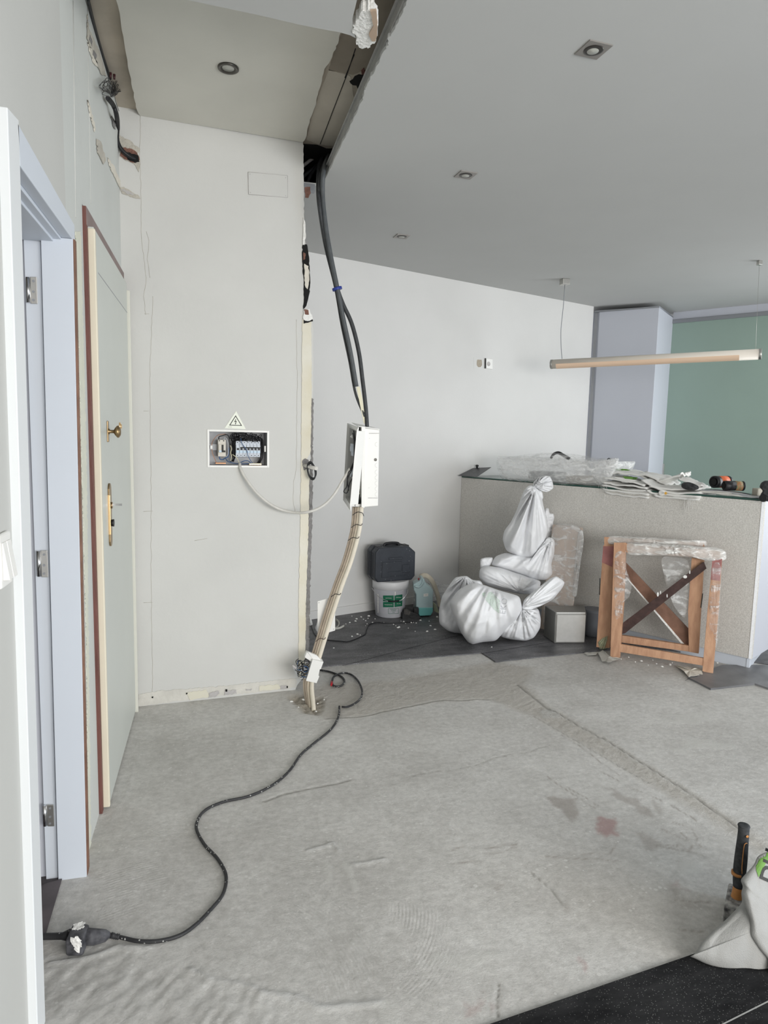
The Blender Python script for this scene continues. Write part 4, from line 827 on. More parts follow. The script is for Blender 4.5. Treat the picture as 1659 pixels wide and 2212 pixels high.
# pendant tube lamp
a = G(1220, 603, ZM); b = G(1641, 563, ZM); LPn = Plane((a.x, a.y, 0), (b.x, b.y, 0))
ta, tb_ = LPn.p(1191, 787), LPn.p(1644, 765); pend = thing('pendant_tube_lamp', 'long peach and white tube lamp hanging on a cord over the counter', 'pendant lamp', (ta+tb_)/2)
ax = (tb_-ta).normalized(); R_ = .036
MB().lathe(ta+ax*.012, [(R_, 0), (R_, (tb_-ta).length-.024)], ax, 28).build('diffuser_tube', M_diffw, pend)
lo = MB(); n_ = 14; Lg = (tb_-ta).length
side = ax.cross(Vector((0, 0, 1))).normalized(); side = side if side.dot(Vector(CAM)-ta) > 0 else -side
V = []
for t_ in (.045, Lg-.13):
    for k in range(n_+1): an = -math.pi*.52+math.pi*.5*k/n_; V.append(ta+ax*t_+(side*math.cos(an)+Vector((0, 0, 1))*math.sin(an))*(R_+.0008))
lo.add(V, [(k, k+1, n_+2+k, n_+1+k) for k in range(n_)], True); lo.build('peach_reflector', M_peach, pend)
MB().lathe(ta-ax*.004, [(R_+.001, 0), (R_+.001, .017)], ax, 28).build('end_cap', M_alu, pend, bevel=.001); MB().lathe(tb_-ax*.013, [(R_+.001, 0), (R_+.001, .017)], ax, 28).build('end_cap', M_alu, pend, bevel=.001)
MB().b2(a+Vector((-.03, -.03, -.045)), a+Vector((.03, .03, 0))).build('canopy', M_alu, pend, bevel=.004)
MB().tube(spline([LPn.p(1220, 616), LPn.p(1217, 660), LPn.p(1212, 710), LPn.p(1212, 745), LPn.p(1214, 775)], 6), .003, 6).build('extension_cord', M_railm, pend)
MB().b2(b+Vector((-.014, -.014, -.03)), b+Vector((.014, .014, 0))).build('wire_mount', M_alu, pend, bevel=.003)
MB().tube([LPn.p(1640, 575), LPn.p(1635, 690), LPn.p(1632, 765)], .0009, 5).build('support_wire', M_alu, pend)

# ================================================================== CABLES
YB = 3.30
BX = Plane((0, 3.33, 0), n=(0.0, -1, 0))
def corr(pts, r, mt, label, name='corrugated_conduit', cat='conduit', group=None, step=.005):
    P = resample(spline(pts, 20), step/2); o = MB().tube(P, r, 10, ring=lambda i: 1.0 if (i//1) % 2 else .86).build(name, mt); return tag(o, label, cat, group)
def plain(pts, r, mt, label, name='cable', cat='cable', group=None, n=8, sides=8):
    return tag(MB().tube(spline(pts, n), r, sides).build(name, mt), label, cat, group)
bp = lambda x, y, o=0: BX.p(x, y, o)
gc = 'conduits hanging from the ceiling gap'
corr([AY(700, 335, 3.62), AY(690, 360, 3.5), bp(688, 420), bp(697, 490), bp(712, 550), bp(728, 620), bp(740, 655), bp(760, 700), bp(775, 760), bp(783, 820), bp(790, 880), bp(793, 922)], .0115, M_cable, 'black corrugated conduit running from ceiling gap down to hanging box, rightmost below the blue tie', group=gc)
plain([AY(712, 330, 3.60), bp(700, 365, .01), bp(697, 420, .01), bp(704, 490, .012), bp(716, 560, .014), bp(730, 628, .015), bp(742, 690, .012), bp(757, 760, .01), bp(770, 835, .01)], .0105, M_cableg, 'smooth slate-grey conduit ending in mid-air above the hanging box', 'smooth_conduit', 'conduit', gc)
plain([AY(706, 332, 3.64), bp(692, 380, -.02), bp(690, 450, -.02), bp(702, 530, -.02), bp(724, 620, -.02), bp(738, 700, -.015), bp(755, 780, -.01), bp(768, 850, -.01), bp(788, 900, 0)], .0065, M_cable, 'thin black cable behind the grey conduit above the hanging box', 'cable', 'cable', gc)
tag(MB().prism([bp(770, 836, .008), bp(777, 835, .008), bp(783, 862, .005), bp(790, 915, .0), bp(786, 915, .0)], (0, .004, 0)).build('flat_cable', M_wyg), 'pale flat cable end sticking out of the grey conduit', 'cable')
tag(MB().lathe(bp(727.5, 621, .008), [(.024, 0), (.0245, .003), (.0245, .010), (.024, .013)], (Vector(bp(733, 632))-Vector(bp(729, 618))).normalized(), 16).build('cable_tie', M_blue), 'blue tie around the hanging conduits', 'cable tie')
def vp(x, y, yv): return AY(x, y, yv)
for i, (pts, r, mt, lb) in enumerate([
    ([vp(650, 362, 3.66), vp(672, 345, 3.66), vp(700, 326, 3.66), vp(722, 316, 3.7)], .009, M_patchg, 'pale grey corrugated conduit crossing the dark ceiling hole'),
    ([vp(662, 405, 3.60), vp(668, 385, 3.62), vp(680, 365, 3.64), vp(700, 342, 3.66), vp(718, 325, 3.7)], .008, M_cable, 'black conduit curving inside the ceiling hole beside the brick'),
    ([vp(648, 345, 3.75), vp(680, 335, 3.75), vp(720, 318, 3.75)], .010, M_cable, 'black conduit lying uppermost in the dark ceiling hole'),
    ([vp(650, 385, 3.75), vp(680, 362, 3.72), vp(712, 335, 3.72)], .010, M_cableg, 'slate conduit lying lowest in the dark ceiling hole'),
    ([vp(690, 328, 3.68), vp(708, 322, 3.68), vp(724, 317, 3.7)], .006, M_whitec, 'thin pale conduit beside the profile in the ceiling hole')]):
    corr(pts, r, mt, lb, group='conduits inside the ceiling hole')
# left: cable, wire tangle and connectors over the first wall
lc_ = lambda x, y, o=.012: AX(x, y, XW+o)
plain([G(188, -10, ZS-.012), G(205, 60, ZS-.012), G(222, 120, ZS-.012), G(238, 170, ZS-.012)], .0055, M_wblack, 'black cable running along the joint of left wall and slab', n=6)
corr([lc_(233, 212, .02), lc_(245, 228, .025), lc_(252, 250, .03), W.p(254, 275, .03), W.p(253, 300, .03), W.p(262, 322, .025), W.p(280, 338, .015), W.p(299, 346, -.01)], .0095, M_blackp, 'thick black conduit bending into the brick hole at upper left')
tg = thing('wire_tangle', 'tangle of thin black wires with dark red connectors below the slab', 'wires', lc_(243, 210, .02))
for k in range(22):
    c0 = (242+rnd.uniform(-3, 3), 205+rnd.uniform(-4, 6)); th = rnd.uniform(-2.8, -.2); L_ = rnd.uniform(22, 58); w_ = rnd.uniform(7, 17)
    pts = [c0, (c0[0]+math.cos(th)*L_*.45-w_*.8, c0[1]-abs(math.sin(th))*L_*.6), (c0[0]+math.cos(th)*L_*.4, c0[1]-abs(math.sin(th))*L_*.95-4), (c0[0]+math.cos(th)*L_*.35+w_*.7, c0[1]-abs(math.sin(th))*L_*.55), (c0[0]+3, c0[1]-2)]
    o_ = rnd.uniform(.01, .035); MB().tube(spline([lc_(x, y, o_+rnd.uniform(-.005, .005)) for x, y in pts], 6), .0011, 5).build('wire', M_wblack if k % 5 else M_cableg, tg)
MB().tube(spline([lc_(247, 205, .02), lc_(250, 220, .02), lc_(257, 240, .025)], 4), .0012, 5).build('wire', M_wblack, tg)
for x, y in [(239, 160), (247, 163), (255, 157), (258, 166)]: MB().lathe(lc_(x, y+8, .028), [(.004, 0), (.005, .018)], (0, 0, 1), 8).build('wire_connector', mat('dark_red_plastic', (.05, .012, .015), .5), tg)
# coil at the wall edge with white stub
st_ = thing('cable_coil', 'small coil of black cable hooked on a white conduit stub at the wall edge', 'cable', W.p(672, 1030, .02))
MB().tube([W.p(655, 1004, -.01), W.p(670, 1009, .05), W.p(684, 1012, .10)], .0095, 14).build('conduit_stub', M_whitec, st_)
for k in range(6):
    cx_, cy_ = 674+rnd.uniform(-1.5, 1.5), 1017+rnd.uniform(-1, 1); rx, ry = rnd.uniform(5, 11), rnd.uniform(15, 20); P = []
    for j in range(25): an = 2*math.pi*j/24; P.append(W.p(cx_+math.cos(an)*rx+math.sin(an)*3, cy_+math.sin(an)*ry, .05+.02*math.cos(an)+.002*k))
    MB().tube(P, .0024, 6).build('cable_loop', M_cable, st_)
# white cable loop from fuse box to hanging box
plain([FQ(800, 1290, -.01), W.p(519, 1010, .012), W.p(530, 1032, .03), W.p(555, 1065, .05), W.p(590, 1093, .06), W.p(628, 1106, .07), bp(665, 1106, .03), bp(697, 1093, .02), bp(722, 1068, .01), bp(742, 1035, .0), bp(756, 1012, -.01)], .0072, M_whitec, 'dusty white cable sagging from the fuse box to the hanging box', n=10, sides=10)
# hanging distribution box
hb = thing('hanging_distribution_box', 'white distribution box torn off its wall, hanging sideways on conduits', 'fuse box', bp(785, 1095))
def hq(pts, mt, nm, par=hb, off=0, dep=.004, bev=0.001): return MB().prism([bp(x, y, off) for x, y in pts], (0, dep, 0)).build(nm, mt, par, bevel=bev)
case = MB(); A_ = [(784, 924), (820, 928), (817, 1093), (784, 1096)]
case.prism([bp(x, y, .02) for x, y in A_], (0, .09, 0)); case.build('case', M_wplast, hb, bevel=.004)
hq([(781, 922), (789, 923), (788, 1097), (781, 1097)], M_wplast, 'case_flange', off=.03, dep=.11)
hq([(774, 922), (784, 922), (784, 932), (775, 932)], M_shadeblack, 'case_gap_shade', off=.0, dep=.05, bev=0)  # black blocks paint the shade between cover and case
hq([(779, 930), (783, 930), (783, 1090), (768, 1090), (770, 1050), (775, 985)], M_shadeblack, 'case_gap_shade', off=-.01, dep=.05, bev=0)
hq([(773, 932), (780, 933), (779, 944), (777, 968), (775, 985), (773, 1030), (770, 1060), (768, 1080), (765, 1094), (758, 1094), (766, 1020), (770, 975)], M_wplast, 'inner_cover', off=.012, dep=.012)
for x_, y_ in [((777, 784), (974, 986)), ((773, 784), (1027, 1040)), ((768, 784), (1089, 1094))]: hq([(x_[0], y_[0]), (x_[1], y_[0]), (x_[1], y_[1]), (x_[0], y_[1])], M_wplast, 'cover_bar', off=.006, dep=.01)
# door frame plate seen edge-on: outer outline tilts away
near = lambda x, y: AY(x, y, 3.28); farp = lambda x, y: AY(x, y, 3.52)
oa = [farp(750, 914), near(774, 923), near(757, 1104), farp(741, 1080)]; ia = [farp(755, 924), near(770.5, 931), near(756, 1090), farp(746, 1074)]
fl = MB()
for k in range(4):
    q_ = [oa[k], oa[(k+1) % 4], ia[(k+1) % 4], ia[k]]; fl.prism(q_, (.004, .004, 0))
fl.build('front_frame', M_wplast, hb)
ib = [farp(757, 928), AY(769, 932, 3.33), AY(757, 1086, 3.33), farp(750, 1070)]; shift = Vector((.045, .015, 0))
fl = MB()
for k in range(4): fl.add([ia[k], ia[(k+1) % 4], ia[(k+1) % 4]+shift, ia[k]+shift], [(0, 1, 2, 3)])
fl.build('frame_reveal', M_wplast, hb)
MB().prism([p+Vector((.06, .03, 0)) for p in ia], (.003, .002, 0)).build('dark_interior', M_shadeblack, hb)  # black sheet paints the shaded inside behind the frame
q0_ = AY(775, 920, 3.33); MB().prism([near(774, 922), AY(788, 923, 3.30), AY(820, 928, 3.31), AY(803, 923, 3.42), farp(760, 914)], (0, 0, .003)).build('box_top', M_wplast, hb)
brk_ = MB(); 
for (xa, ya, xb_, yb_) in [(757, 958, 768, 966), (756, 964, 766, 975), (758, 974, 765, 984), (756, 1014, 763, 1030)]: brk_.prism([AY(xa, ya, 3.38), AY(xb_, ya+2, 3.36), AY(xb_, yb_+2, 3.36), AY(xa, yb_, 3.38)], (.01, .03, 0))
brk_.build('breaker_row', M_brk, hb)
sp_ = MB().prism([AY(757, 943, 3.36), AY(761, 939, 3.36), AY(765, 943, 3.36), AY(761, 947, 3.36)], (0, .01, 0)).build('square_plug', M_wplast, hb)
for k, P in enumerate([[(762, 935), (765, 955), (764, 1000), (758, 1015)], [(764, 930), (768, 960), (766, 1010), (760, 1030)], [(768, 950), (766, 990), (757, 1014)], [(766, 985), (762, 1010), (752, 1022), (749, 1050), (744, 1058), (743, 1063), (750, 1064), (755, 1045), (760, 1035)], [(760, 1015), (751, 1035), (753, 1060)],
    [(775, 1060), (779, 1050), (782, 1058)], [(774, 1070), (778, 1065), (780, 1078)]]):
    MB().tube(spline([AY(x, y, 3.33) for x, y in P], 6), .0028 if k < 5 else .0016, 6).build('wire', M_wblack if k < 5 else M_wyg, hb)
MB().lathe(bp(811, 993, .02), [(.008, 0), (.008, .0012)], (0, -1, 0), 20).build('knockout_hole', mat('grey_hole', (.2, .19, .17), .8), hb)
kn = MB()
for x0_, x1_, yy in [(797, 819, 935.5), (795, 816, 1075)]: kn.prism([bp(x0_, yy, .0205), bp(x1_, yy, .0205), bp(x1_, yy+1.3, .0205), bp(x0_, yy+1.3, .0205)], (0, -.001, 0))
for x_, y_ in [(798, 947), (797, 1054)]: kn.lathe(bp(x_, y_, .0205), [(.0014, 0), (.0014, .0008)], (0, -1, 0), 8)
for yy in (960, 1005, 1020, 1032, 1044, 1056, 1068): 
    P = [bp(815.5-5.5*math.sin(a_*math.pi/8), yy-5*math.cos(a_*math.pi/8), .0205) for a_ in range(9)]; kn.tube(P, .0004, 4)
kn.build('moulded_marks', M_patchg, hb)
mk = MB()
for x_, y_ in [(765, 1070), (768, 1073), (770, 1069), (766, 1067)]: mk.prism([bp(x_-1.2, y_+1.5, .013), bp(x_, y_-1.5, .013), bp(x_+1.2, y_+1.5, .013)], (0, -.001, 0))
mk.build('sticker_marks', M_ink, hb)
# beige conduits from the box to the floor
grp = 'beige conduits rising from the floor to the hanging box'
def cline(dx, xb_, r, mt, lb, o, end):
    P = [bp(773+dx, 1095, o), bp(768+dx, 1145, o), bp(751+dx, 1210, o), bp(731+dx, 1264, o), bp(709+dx, 1330, o), bp(696+dx, 1373, o), bp(683+dx, 1416, o), bp(xb_, 1472, o), G(end[0], end[1], -.02)]
    return plain(P, r, mt, lb, 'beige_conduit', 'conduit', grp, 10, 10)
cline(-8, 658, .0085, M_beiged, 'brownish beige conduit, leftmost of the bundle below the hanging box', -.02, (664, 1522))
cline(-3, 662.5, .0085, M_beiged, 'brownish beige conduit, second from the left below the hanging box', -.005, (668, 1527))
cline(2, 667, .0085, M_beige, 'beige conduit, third from the left in the bundle at the wall edge', .008, (671, 1530))
cline(8, 674, .0115, mat('ivory_conduit', (.70, .64, .53), .5, var=.05, vscale=20), 'thicker ivory conduit, rightmost of the bundle at the wall edge', .02, (678, 1536))
for x0_, y0_, dx_, lb in [(774, 1107, 14, 'black wire tie just under the hanging box'), (771, 1134, 14, 'black crossed wire tie second below the hanging box'), (764, 1162, 14, 'black twisted wire tie third below the hanging box'), (726, 1284, 12, 'thin tan wire tie above the white plate'), (693, 1380, 12, 'brown wire tie between white plate and junction box')]:
    mt = M_wyg if y0_ == 1280 else (M_wooddk if y0_ == 1380 else M_wblack)
    tag(MB().tube(spline([bp(x0_-dx_*.6-4, y0_+6, .035), bp(x0_-dx_*.4, y0_+1, .034), bp(x0_, y0_-1, .038), bp(x0_+dx_*.6, y0_+1, .045), bp(x0_+dx_*.85, y0_+(8 if y0_ in (1107, 1280) else -3), .05)], 4), .0018, 5).build('wire_tie', mt), lb, 'wire tie', 'wire ties on the beige conduits')
# white plate threaded on the conduits
wp = tag(MB().prism([bp(686, 1299, -.04), bp(724, 1288, -.04), bp(724, 1362, -.04), bp(686, 1374, -.04)], (0, .004, 0)).build('white_cover_plate', M_wplast, bevel=.001), 'white rectangular plate with corner screw holes hanging behind beige conduits', 'cover plate')
for x, y in [(689, 1302), (721, 1292), (721, 1359), (689, 1371)]: MB().lathe(bp(x, y, -.0395), [(.0022, 0), (.0022, .001)], (0, -1, 0), 8).build('screw_hole', M_railm, wp)
# junction box with wires
jx = thing('junction_box', 'white plastic junction box askew on the conduits above the floor hole', 'junction box', G(675, 1500))
jq = lambda pts, o, dep, mt, nm: MB().prism([bp(x, y, o) for x, y in pts], (0, dep, 0)).build(nm, mt, jx, bevel=.0015)
jq([(675, 1425), (699, 1430), (693, 1446), (691, 1446), (688, 1460), (690, 1461), (684, 1476), (661, 1471)], .07, .05, M_wplast, 'box_cover')
jq([(663, 1408), (677, 1424), (673, 1430), (658, 1420)], .05, .03, M_wplast, 'box_side')
jq([(664, 1408), (684, 1416), (698, 1430), (676, 1425)], .052, .02, M_wplast, 'box_top')
for k in range(26):
    cx_, cy_ = rnd.uniform(645, 665), rnd.uniform(1430, 1460); a0 = rnd.uniform(0, 6.3); rx, ry = rnd.uniform(4, 10), rnd.uniform(5, 11)
    P = [bp(cx_+rx*math.cos(a0+j*.8)+rnd.uniform(-1, 1), cy_+ry*math.sin(a0+j*.8), .04+rnd.uniform(-.02, .03)) for j in range(6)]
    MB().tube(spline(P, 5), .002, 5).build('wire', [M_wblack, M_wblue, M_wblack, M_cable, M_wgrey][k % 5] if k < 24 else M_wblack, jx)
MB().tube(spline([bp(632, 1440, .05), bp(637, 1448, .05), bp(641, 1457, .05), bp(650, 1465, .05), bp(662, 1464, .05)], 6), .0022, 6).build('wire', M_wgrey, jx)
MB().tube([bp(631, 1437, .05), bp(640, 1444, .05)], .006, 8).build('wire_connector', M_patchg, jx)
# black mains cord over the screed
def fl_(pts, z=.006): return [G(x, y, z) for x, y in pts]
plain(fl_([(690, 1447), (715, 1452), (738, 1462), (744, 1473), (735, 1482), (722, 1482), (717, 1476)], .007), .0055, M_cord, 'black cord end with a red tip curled below the junction box', 'extension_cord', 'cord', n=10)
tag(MB().tube([G(716.5, 1480, .008), G(716.5, 1473, .008)], .0068, 8).build('red_sleeve', M_red), 'short red sleeve on the curled black cord end', 'sleeve')
plain(fl_([(717, 1472), (722, 1461), (740, 1454), (758, 1457), (774, 1472), (782, 1492), (779, 1508), (766, 1520), (750, 1527), (738, 1527)], .009), .0055, M_cord, 'black cord looping in an arc on the screed beside the conduits', 'extension_cord', 'cord', n=10)
pc = plain(fl_([(733, 1526), (731, 1548), (715, 1575), (680, 1604), (650, 1630), (625, 1665), (590, 1695), (540, 1719), (480, 1733), (440, 1753), (424, 1785), (440, 1822), (470, 1855), (488, 1890), (482, 1930), (455, 1965), (420, 2000), (385, 2022), (340, 2033), (300, 2033), (270, 2027), (245, 2020)]), .0052, M_cord, 'long black flecked power cord winding across the concrete to the plug', 'extension_cord', 'cord', n=10)
pg = thing('power_plug', 'plaster-splashed black plug and socket coupling on the concrete', 'plug', G(170, 2045))
pa, pb = G(240, 2019, .016), G(188, 2020, .02)
MB().tube([G(250, 2023, .009), pa], .007, 10, ring=lambda i: 1).build('strain_relief', M_cord, pg)
MB().tube(resample([G(258, 2024, .008), G(232, 2020, .014)], .0025), .008, 10, ring=lambda i: 1 if i % 2 else .75).build('grip_ribs', M_cord, pg)
MB().tube([G(236, 2020, .015), G(228, 2021, .018), G(205, 2024, .022), G(184, 2023, .022)], [.008, .015, .020, .021], 14, flat=.9).build('plug_body', M_jamstain, pg, bevel=.001)
q_ = MB(); pc_ = G(168, 2030, .024); d_ = (pa-pb).normalized(); rt = Matrix((d_, Vector((0, 0, 1)).cross(d_), Vector((0, 0, 1)))).transposed()
q_.box(pc_, (.044, .064, .046), rt); q_.build('socket_block', M_jamstain, pg, bevel=.008, seg=3)
q_ = MB(); q_.prism([G(x, y, .047) for x, y in rag([(158, 1998), (170, 1993), (184, 1992), (180, 2005), (168, 2010), (156, 2010)], 2, 3, 1)], (0, 0, .001)); q_.build('plaster_splash', M_white_pl, pg)
q_ = MB(); fp = pc_-Vector((0, 0, 0)); 
pf = Plane(pc_+rt@Vector((0, -.0335, 0)), n=rt@Vector((0, -1, 0)))
q_.prism([pf.p(x, y, .0) for x, y in rag([(152, 2028), (165, 2022), (176, 2030), (177, 2045), (170, 2058), (160, 2050), (157, 2040)], 3, 3, 2)], pf.n*.0012); q_.build('plaster_splash', M_white_pl, pg)
MB().tube([G(150, 2020, .02), G(135, 2022, .017), G(60, 2024, .008), G(10, 2024, .008)], [.015, .009, .008, .006], 10).build('tail_cable', M_cord, pg)

# ================================================================== BY THE FAR WALL
zt_ = .007
bc = G(842, 1328, zt_); bk = thing('bucket', 'white plaster bucket with green labels standing under the tool case', 'bucket', bc)
bc.z = zt_; br_, tr_, bh = .108, .132, .275
bd_ = MB().lathe(bc, [(br_-.01, 0), (br_, .006), (br_+(tr_-br_)*.8, bh*.78), (br_+(tr_-br_)*.8+.002, bh*.79)], (0, 0, 1), 64).build('bucket_body', M_bucket, bk)
MB().lathe(bc, [(tr_-.002, bh*.78), (tr_+.003, bh*.785), (tr_+.004, bh*.97), (tr_-.002, bh)], (0, 0, 1), 64).build('bucket_rim', M_blid, bk)
bv = world_bvh(bd_); bpn = Plane(bc+Vector((-.0, -.115, .1)), n=-VD); bu = bpn.u if bpn.u.x > 0 else -bpn.u
bq = lambda x, y: bpn.p(790+x/10.37, 1240+y/10.37)
for pl_ in [[(388, 480), (628, 478), (628, 610), (388, 610)], [(645, 478), (822, 455), (822, 588), (645, 603)], [(388, 625), (628, 622), (628, 745), (388, 742)], [(645, 612), (822, 598), (818, 715), (645, 742)]]:
    drape([bq(*p) for p in pl_], bpn.n, M_greenl, bk, 'green_label', bv, .0012)
for s_, x_, y_, sz in [('CERTIFICAR', 510, 540, .0085), ('MISTURAR', 740, 525, .0085), ('TRANSPORTAR', 508, 688, .0085), ('20 LITR', 740, 665, .009)]:
    decal(s_, sz, bq(x_, y_), bu, up, bpn.n, M_wplast, bk, 'label_text', .002, bv)
fr_ = [(505, 775), (735, 765), (730, 885), (510, 890)]
for a, b in zip(fr_, fr_[1:]+fr_[:1]):
    a, b = Vector(a), Vector(b); nn_ = Vector((-(b-a).y, (b-a).x)).normalized()*3
    drape([bq(*(a-nn_)), bq(*(b-nn_)), bq(*(b+nn_)), bq(*(a+nn_))], bpn.n, M_greenl, bk, 'label_frame', bv, .0012, 4)
for s_, y_ in [('GARANTIDO', 790), ('12 LITROS', 822), ('15 Kg', 855)]: decal(s_, .0075, bq(620, y_), bu, up, bpn.n, M_greenl, bk, 'label_text', .0015, bv, bold=.0002)
gm = MB()
for k in range(14): p = bq(158, 360+k*42); h = bv.ray_cast(p+bpn.n*.5, -bpn.n)[0]; 
for k in range(14):
    p = bq(158, 360+k*42); h = bv.ray_cast(p+bpn.n*.5, -bpn.n)[0]
    if h: gm.box(h+bpn.n*.0005, (.005, .002, .0025))
if gm.v: gm.build('volume_marks', M_ink, bk)
hn = [bq(135, 310), bq(280, 480), bq(480, 575), bq(640, 590), bq(800, 545), bq(925, 420), bq(940, 330)]
MB().tube(spline([p+bpn.n*(.0 if i in (0, 6) else .035 if i in (2, 3, 4) else .02) for i, p in enumerate(hn)], 8), .0018, 6).build('wire_handle', M_chrome, bk)
MB().tube([bq(495, 580)+bpn.n*.035, bq(620, 590)+bpn.n*.036, bq(740, 575)+bpn.n*.035], .006, 10).build('hand_grip', M_blackp, bk)
dr = MB()
for pl_ in [[(262, 450), (292, 450), (285, 860), (268, 880)], [(650, 395), (668, 395), (672, 470), (655, 480)]]:
    pass
drape([bq(262, 450), bq(290, 450), bq(284, 860), bq(268, 880)], bpn.n, M_white_pl, bk, 'plaster_drip', bv, .001)
drape([bq(650, 395), bq(670, 395), bq(672, 480), bq(652, 480)], bpn.n, M_white_pl, bk, 'plaster_drip', bv, .0014)
drape([bq(*p) for p in rag([(760, 330), (860, 300), (870, 330), (820, 370), (770, 350)], 12, 20, 4)], bpn.n, M_white_pl, bk, 'plaster_drip', bv, .0014)
# tool case on the bucket
tc_ = thing('tool_case', 'dusty charcoal plastic tool case lying on top of the bucket', 'tool case', (bc.x, bc.y, zt_+bh))
ya = math.radians(10); zb = zt_+bh
cw, ch, cdp = .325, .255, .16; cc = Vector((bc.x+.0, bc.y, zb)); 
rz = Matrix.Rotation(ya, 3, 'Z'); 
def cpt(x, y, z): return cc+rz@Vector((x, y, z))
prof = [(-cw/2+.02, .0), (-cw/2, .03), (-cw/2, ch-.035), (-cw/2+.03, ch), (cw/2-.055, ch), (cw/2-.0, ch-.045), (cw/2, .03), (cw/2-.025, 0)]
def shell(y0_, y1_, nm, sc=1.0):
    return MB().prism([cpt(x*sc, y0_, ch/2+(z-ch/2)*sc) for x, z in prof], rz@Vector((0, y1_-y0_, 0))).build(nm, M_case, tc_, bevel=.008, seg=3)
shell(-cdp/2, -.006, 'front_shell'); shell(.006, cdp/2, 'back_shell'); shell(-.006, .006, 'seam_rib', .985)
rb = MB()
for y_ in (-.04, -.022, .022, .04): rb.prism([cpt(-cw/2-.002, y_, .035), cpt(-cw/2-.002, y_+.006, .035), cpt(-cw/2-.002, y_+.006, ch-.04), cpt(-cw/2-.002, y_, ch-.04)], rz@Vector((.006, 0, 0)))
rb.build('side_ribs', M_case, tc_, bevel=.001)
rp = MB()
for x, z, sx, sz in [(-.03, .11, .16, .075), (.0, .17, .11, .018), (-.085, .055, .05, .045), (.085, .09, .06, .06), (.02, .04, .12, .008)]: rp.box(cpt(x, -cdp/2-.001, z), (sx, .006, sz), rz)
rp.build('front_relief', M_case, tc_, bevel=.0025)
MB().tube(spline([cpt(-.06, 0, ch-.004), cpt(-.05, 0, ch+.012), cpt(0, 0, ch+.017), cpt(.05, 0, ch+.012), cpt(.06, 0, ch-.004)], 6), .010, 10, flat=1.3).build('carry_handle', M_blackp, tc_)
for x in (-.115, .105): MB().box(cpt(x, -.01, ch-.002), (.04, .07, .012), rz).build('latch', M_blackp, tc_, bevel=.003)
# jug
jp = G(915, 1329, zt_); jg = thing('plastic_jug', 'translucent blue jug part filled with turquoise liquid beside the bucket', 'jug', jp)
JP = facing(jp); jo = [(893, 1262), (905, 1256), (911, 1248), (916, 1250), (921, 1262), (930, 1269), (936, 1276), (935, 1322), (931, 1330), (905, 1331), (899, 1325), (899, 1285), (894, 1275)]
J1 = MB().prism(JP.poly(jo, .05), VD*.11).build('jug_body', M_jug, jg, bevel=.008, seg=3)
MB().prism(JP.poly([(899, 1312), (935.3, 1312), (935, 1322), (931, 1330), (905, 1331), (899, 1325)], .0515), VD*.112).build('liquid', M_liquid, jg, bevel=.006)
MB().tube(spline(JP.poly([(896, 1266), (905, 1268), (913, 1260), (914, 1250)], .055), 5), .008, 10).build('handle', M_jug, jg)
MB().lathe(JP.p(908, 1254, -.0), [(.017, 0), (.017, .018)], (-.2, 0, 1), 16).build('cap', M_red, jg)
MB().prism(JP.poly([(915, 1283), (925, 1281.5), (925, 1288), (915, 1289)], .051), VD*.001).build('label', M_wplast, jg)
decal('14', .009, JP.p(920, 1285, .0512), JP.u if JP.u.x > 0 else -JP.u, up, -VD, M_ink, jg, 'label_mark', .0004)
# second pale bottle behind
inflate('clear_bottle', [(893, 1285), (898, 1280), (900, 1300), (899, 1325), (893, 1320)], facing(jp+Vector((0, .07, 0))), .03, M_filmw, None, 'pale clear container half hidden behind the blue jug', 'bottle', nth=40, nr=8, wr=.001)
# charger
cg = G(890, 1338, zt_); ch_ = thing('battery_charger', 'black battery charger with battery on the dark tiles beside the bucket', 'charger', cg); CG = facing(cg)
MB().prism(CG.poly([(868, 1340), (869, 1325), (878, 1318), (890, 1322), (902, 1326), (909, 1334), (908, 1342), (888, 1345)], .0), VD*.09).build('charger_base', M_blackp, ch_, bevel=.004)
MB().prism(CG.poly([(893, 1314), (905, 1314), (905, 1330), (895, 1331)], -.02), VD*.045).build('battery', M_blackp, ch_, bevel=.004)
MB().prism(CG.poly([(872, 1318), (878, 1315), (888, 1322), (884, 1330), (873, 1327)], .003), VD*.03).build('dusty_tray', mat('dusty_dark_grey', (.07, .065, .062), .7, var=.3, vscale=40), ch_, bevel=.003)
plain(fl_([(892, 1343), (870, 1345), (835, 1346), (812, 1345), (797, 1350), (791, 1362), (786, 1372), (755, 1385), (735, 1385), (700, 1381), (680, 1370), (668, 1338), (655, 1330)], .011), .0032, M_wblack, 'thin black charger cord curving over the dark tiles', 'extension_cord', 'cord', n=8)
# beige strip and film beside the jug
bs = JP.poly([(907, 1247), (915, 1243), (925, 1246), (936, 1260), (945, 1285), (951, 1310)], -.06)
tag(MB().tube(spline(bs, 8), [.012]*8+[.018]*40 if False else .019, 12, flat=.5).build('foam_strip', M_beigef), 'beige bent foam strip leaning behind the blue jug', 'strip')
inflate('plastic_film_heap', [(920, 1252), (935, 1250), (955, 1262), (985, 1262), (985, 1330), (950, 1335), (935, 1330), (932, 1280)], facing(G(950, 1318, zt_)+Vector((0, .03, 0))), .06, M_film, None, 'crumpled clear film between the jug and the white bags', 'plastic film', wr=.01, wsc=16, floor=zt_, nth=80, nr=16)
tag(MB().prism([p for p in facing(G(950, 1328, zt_)).poly([(936, 1302), (943, 1308), (950, 1326), (938, 1320)])], VD*.03).build('olive_scrap', M_olive), 'small olive scrap on the floor behind the blue jug', 'scrap')
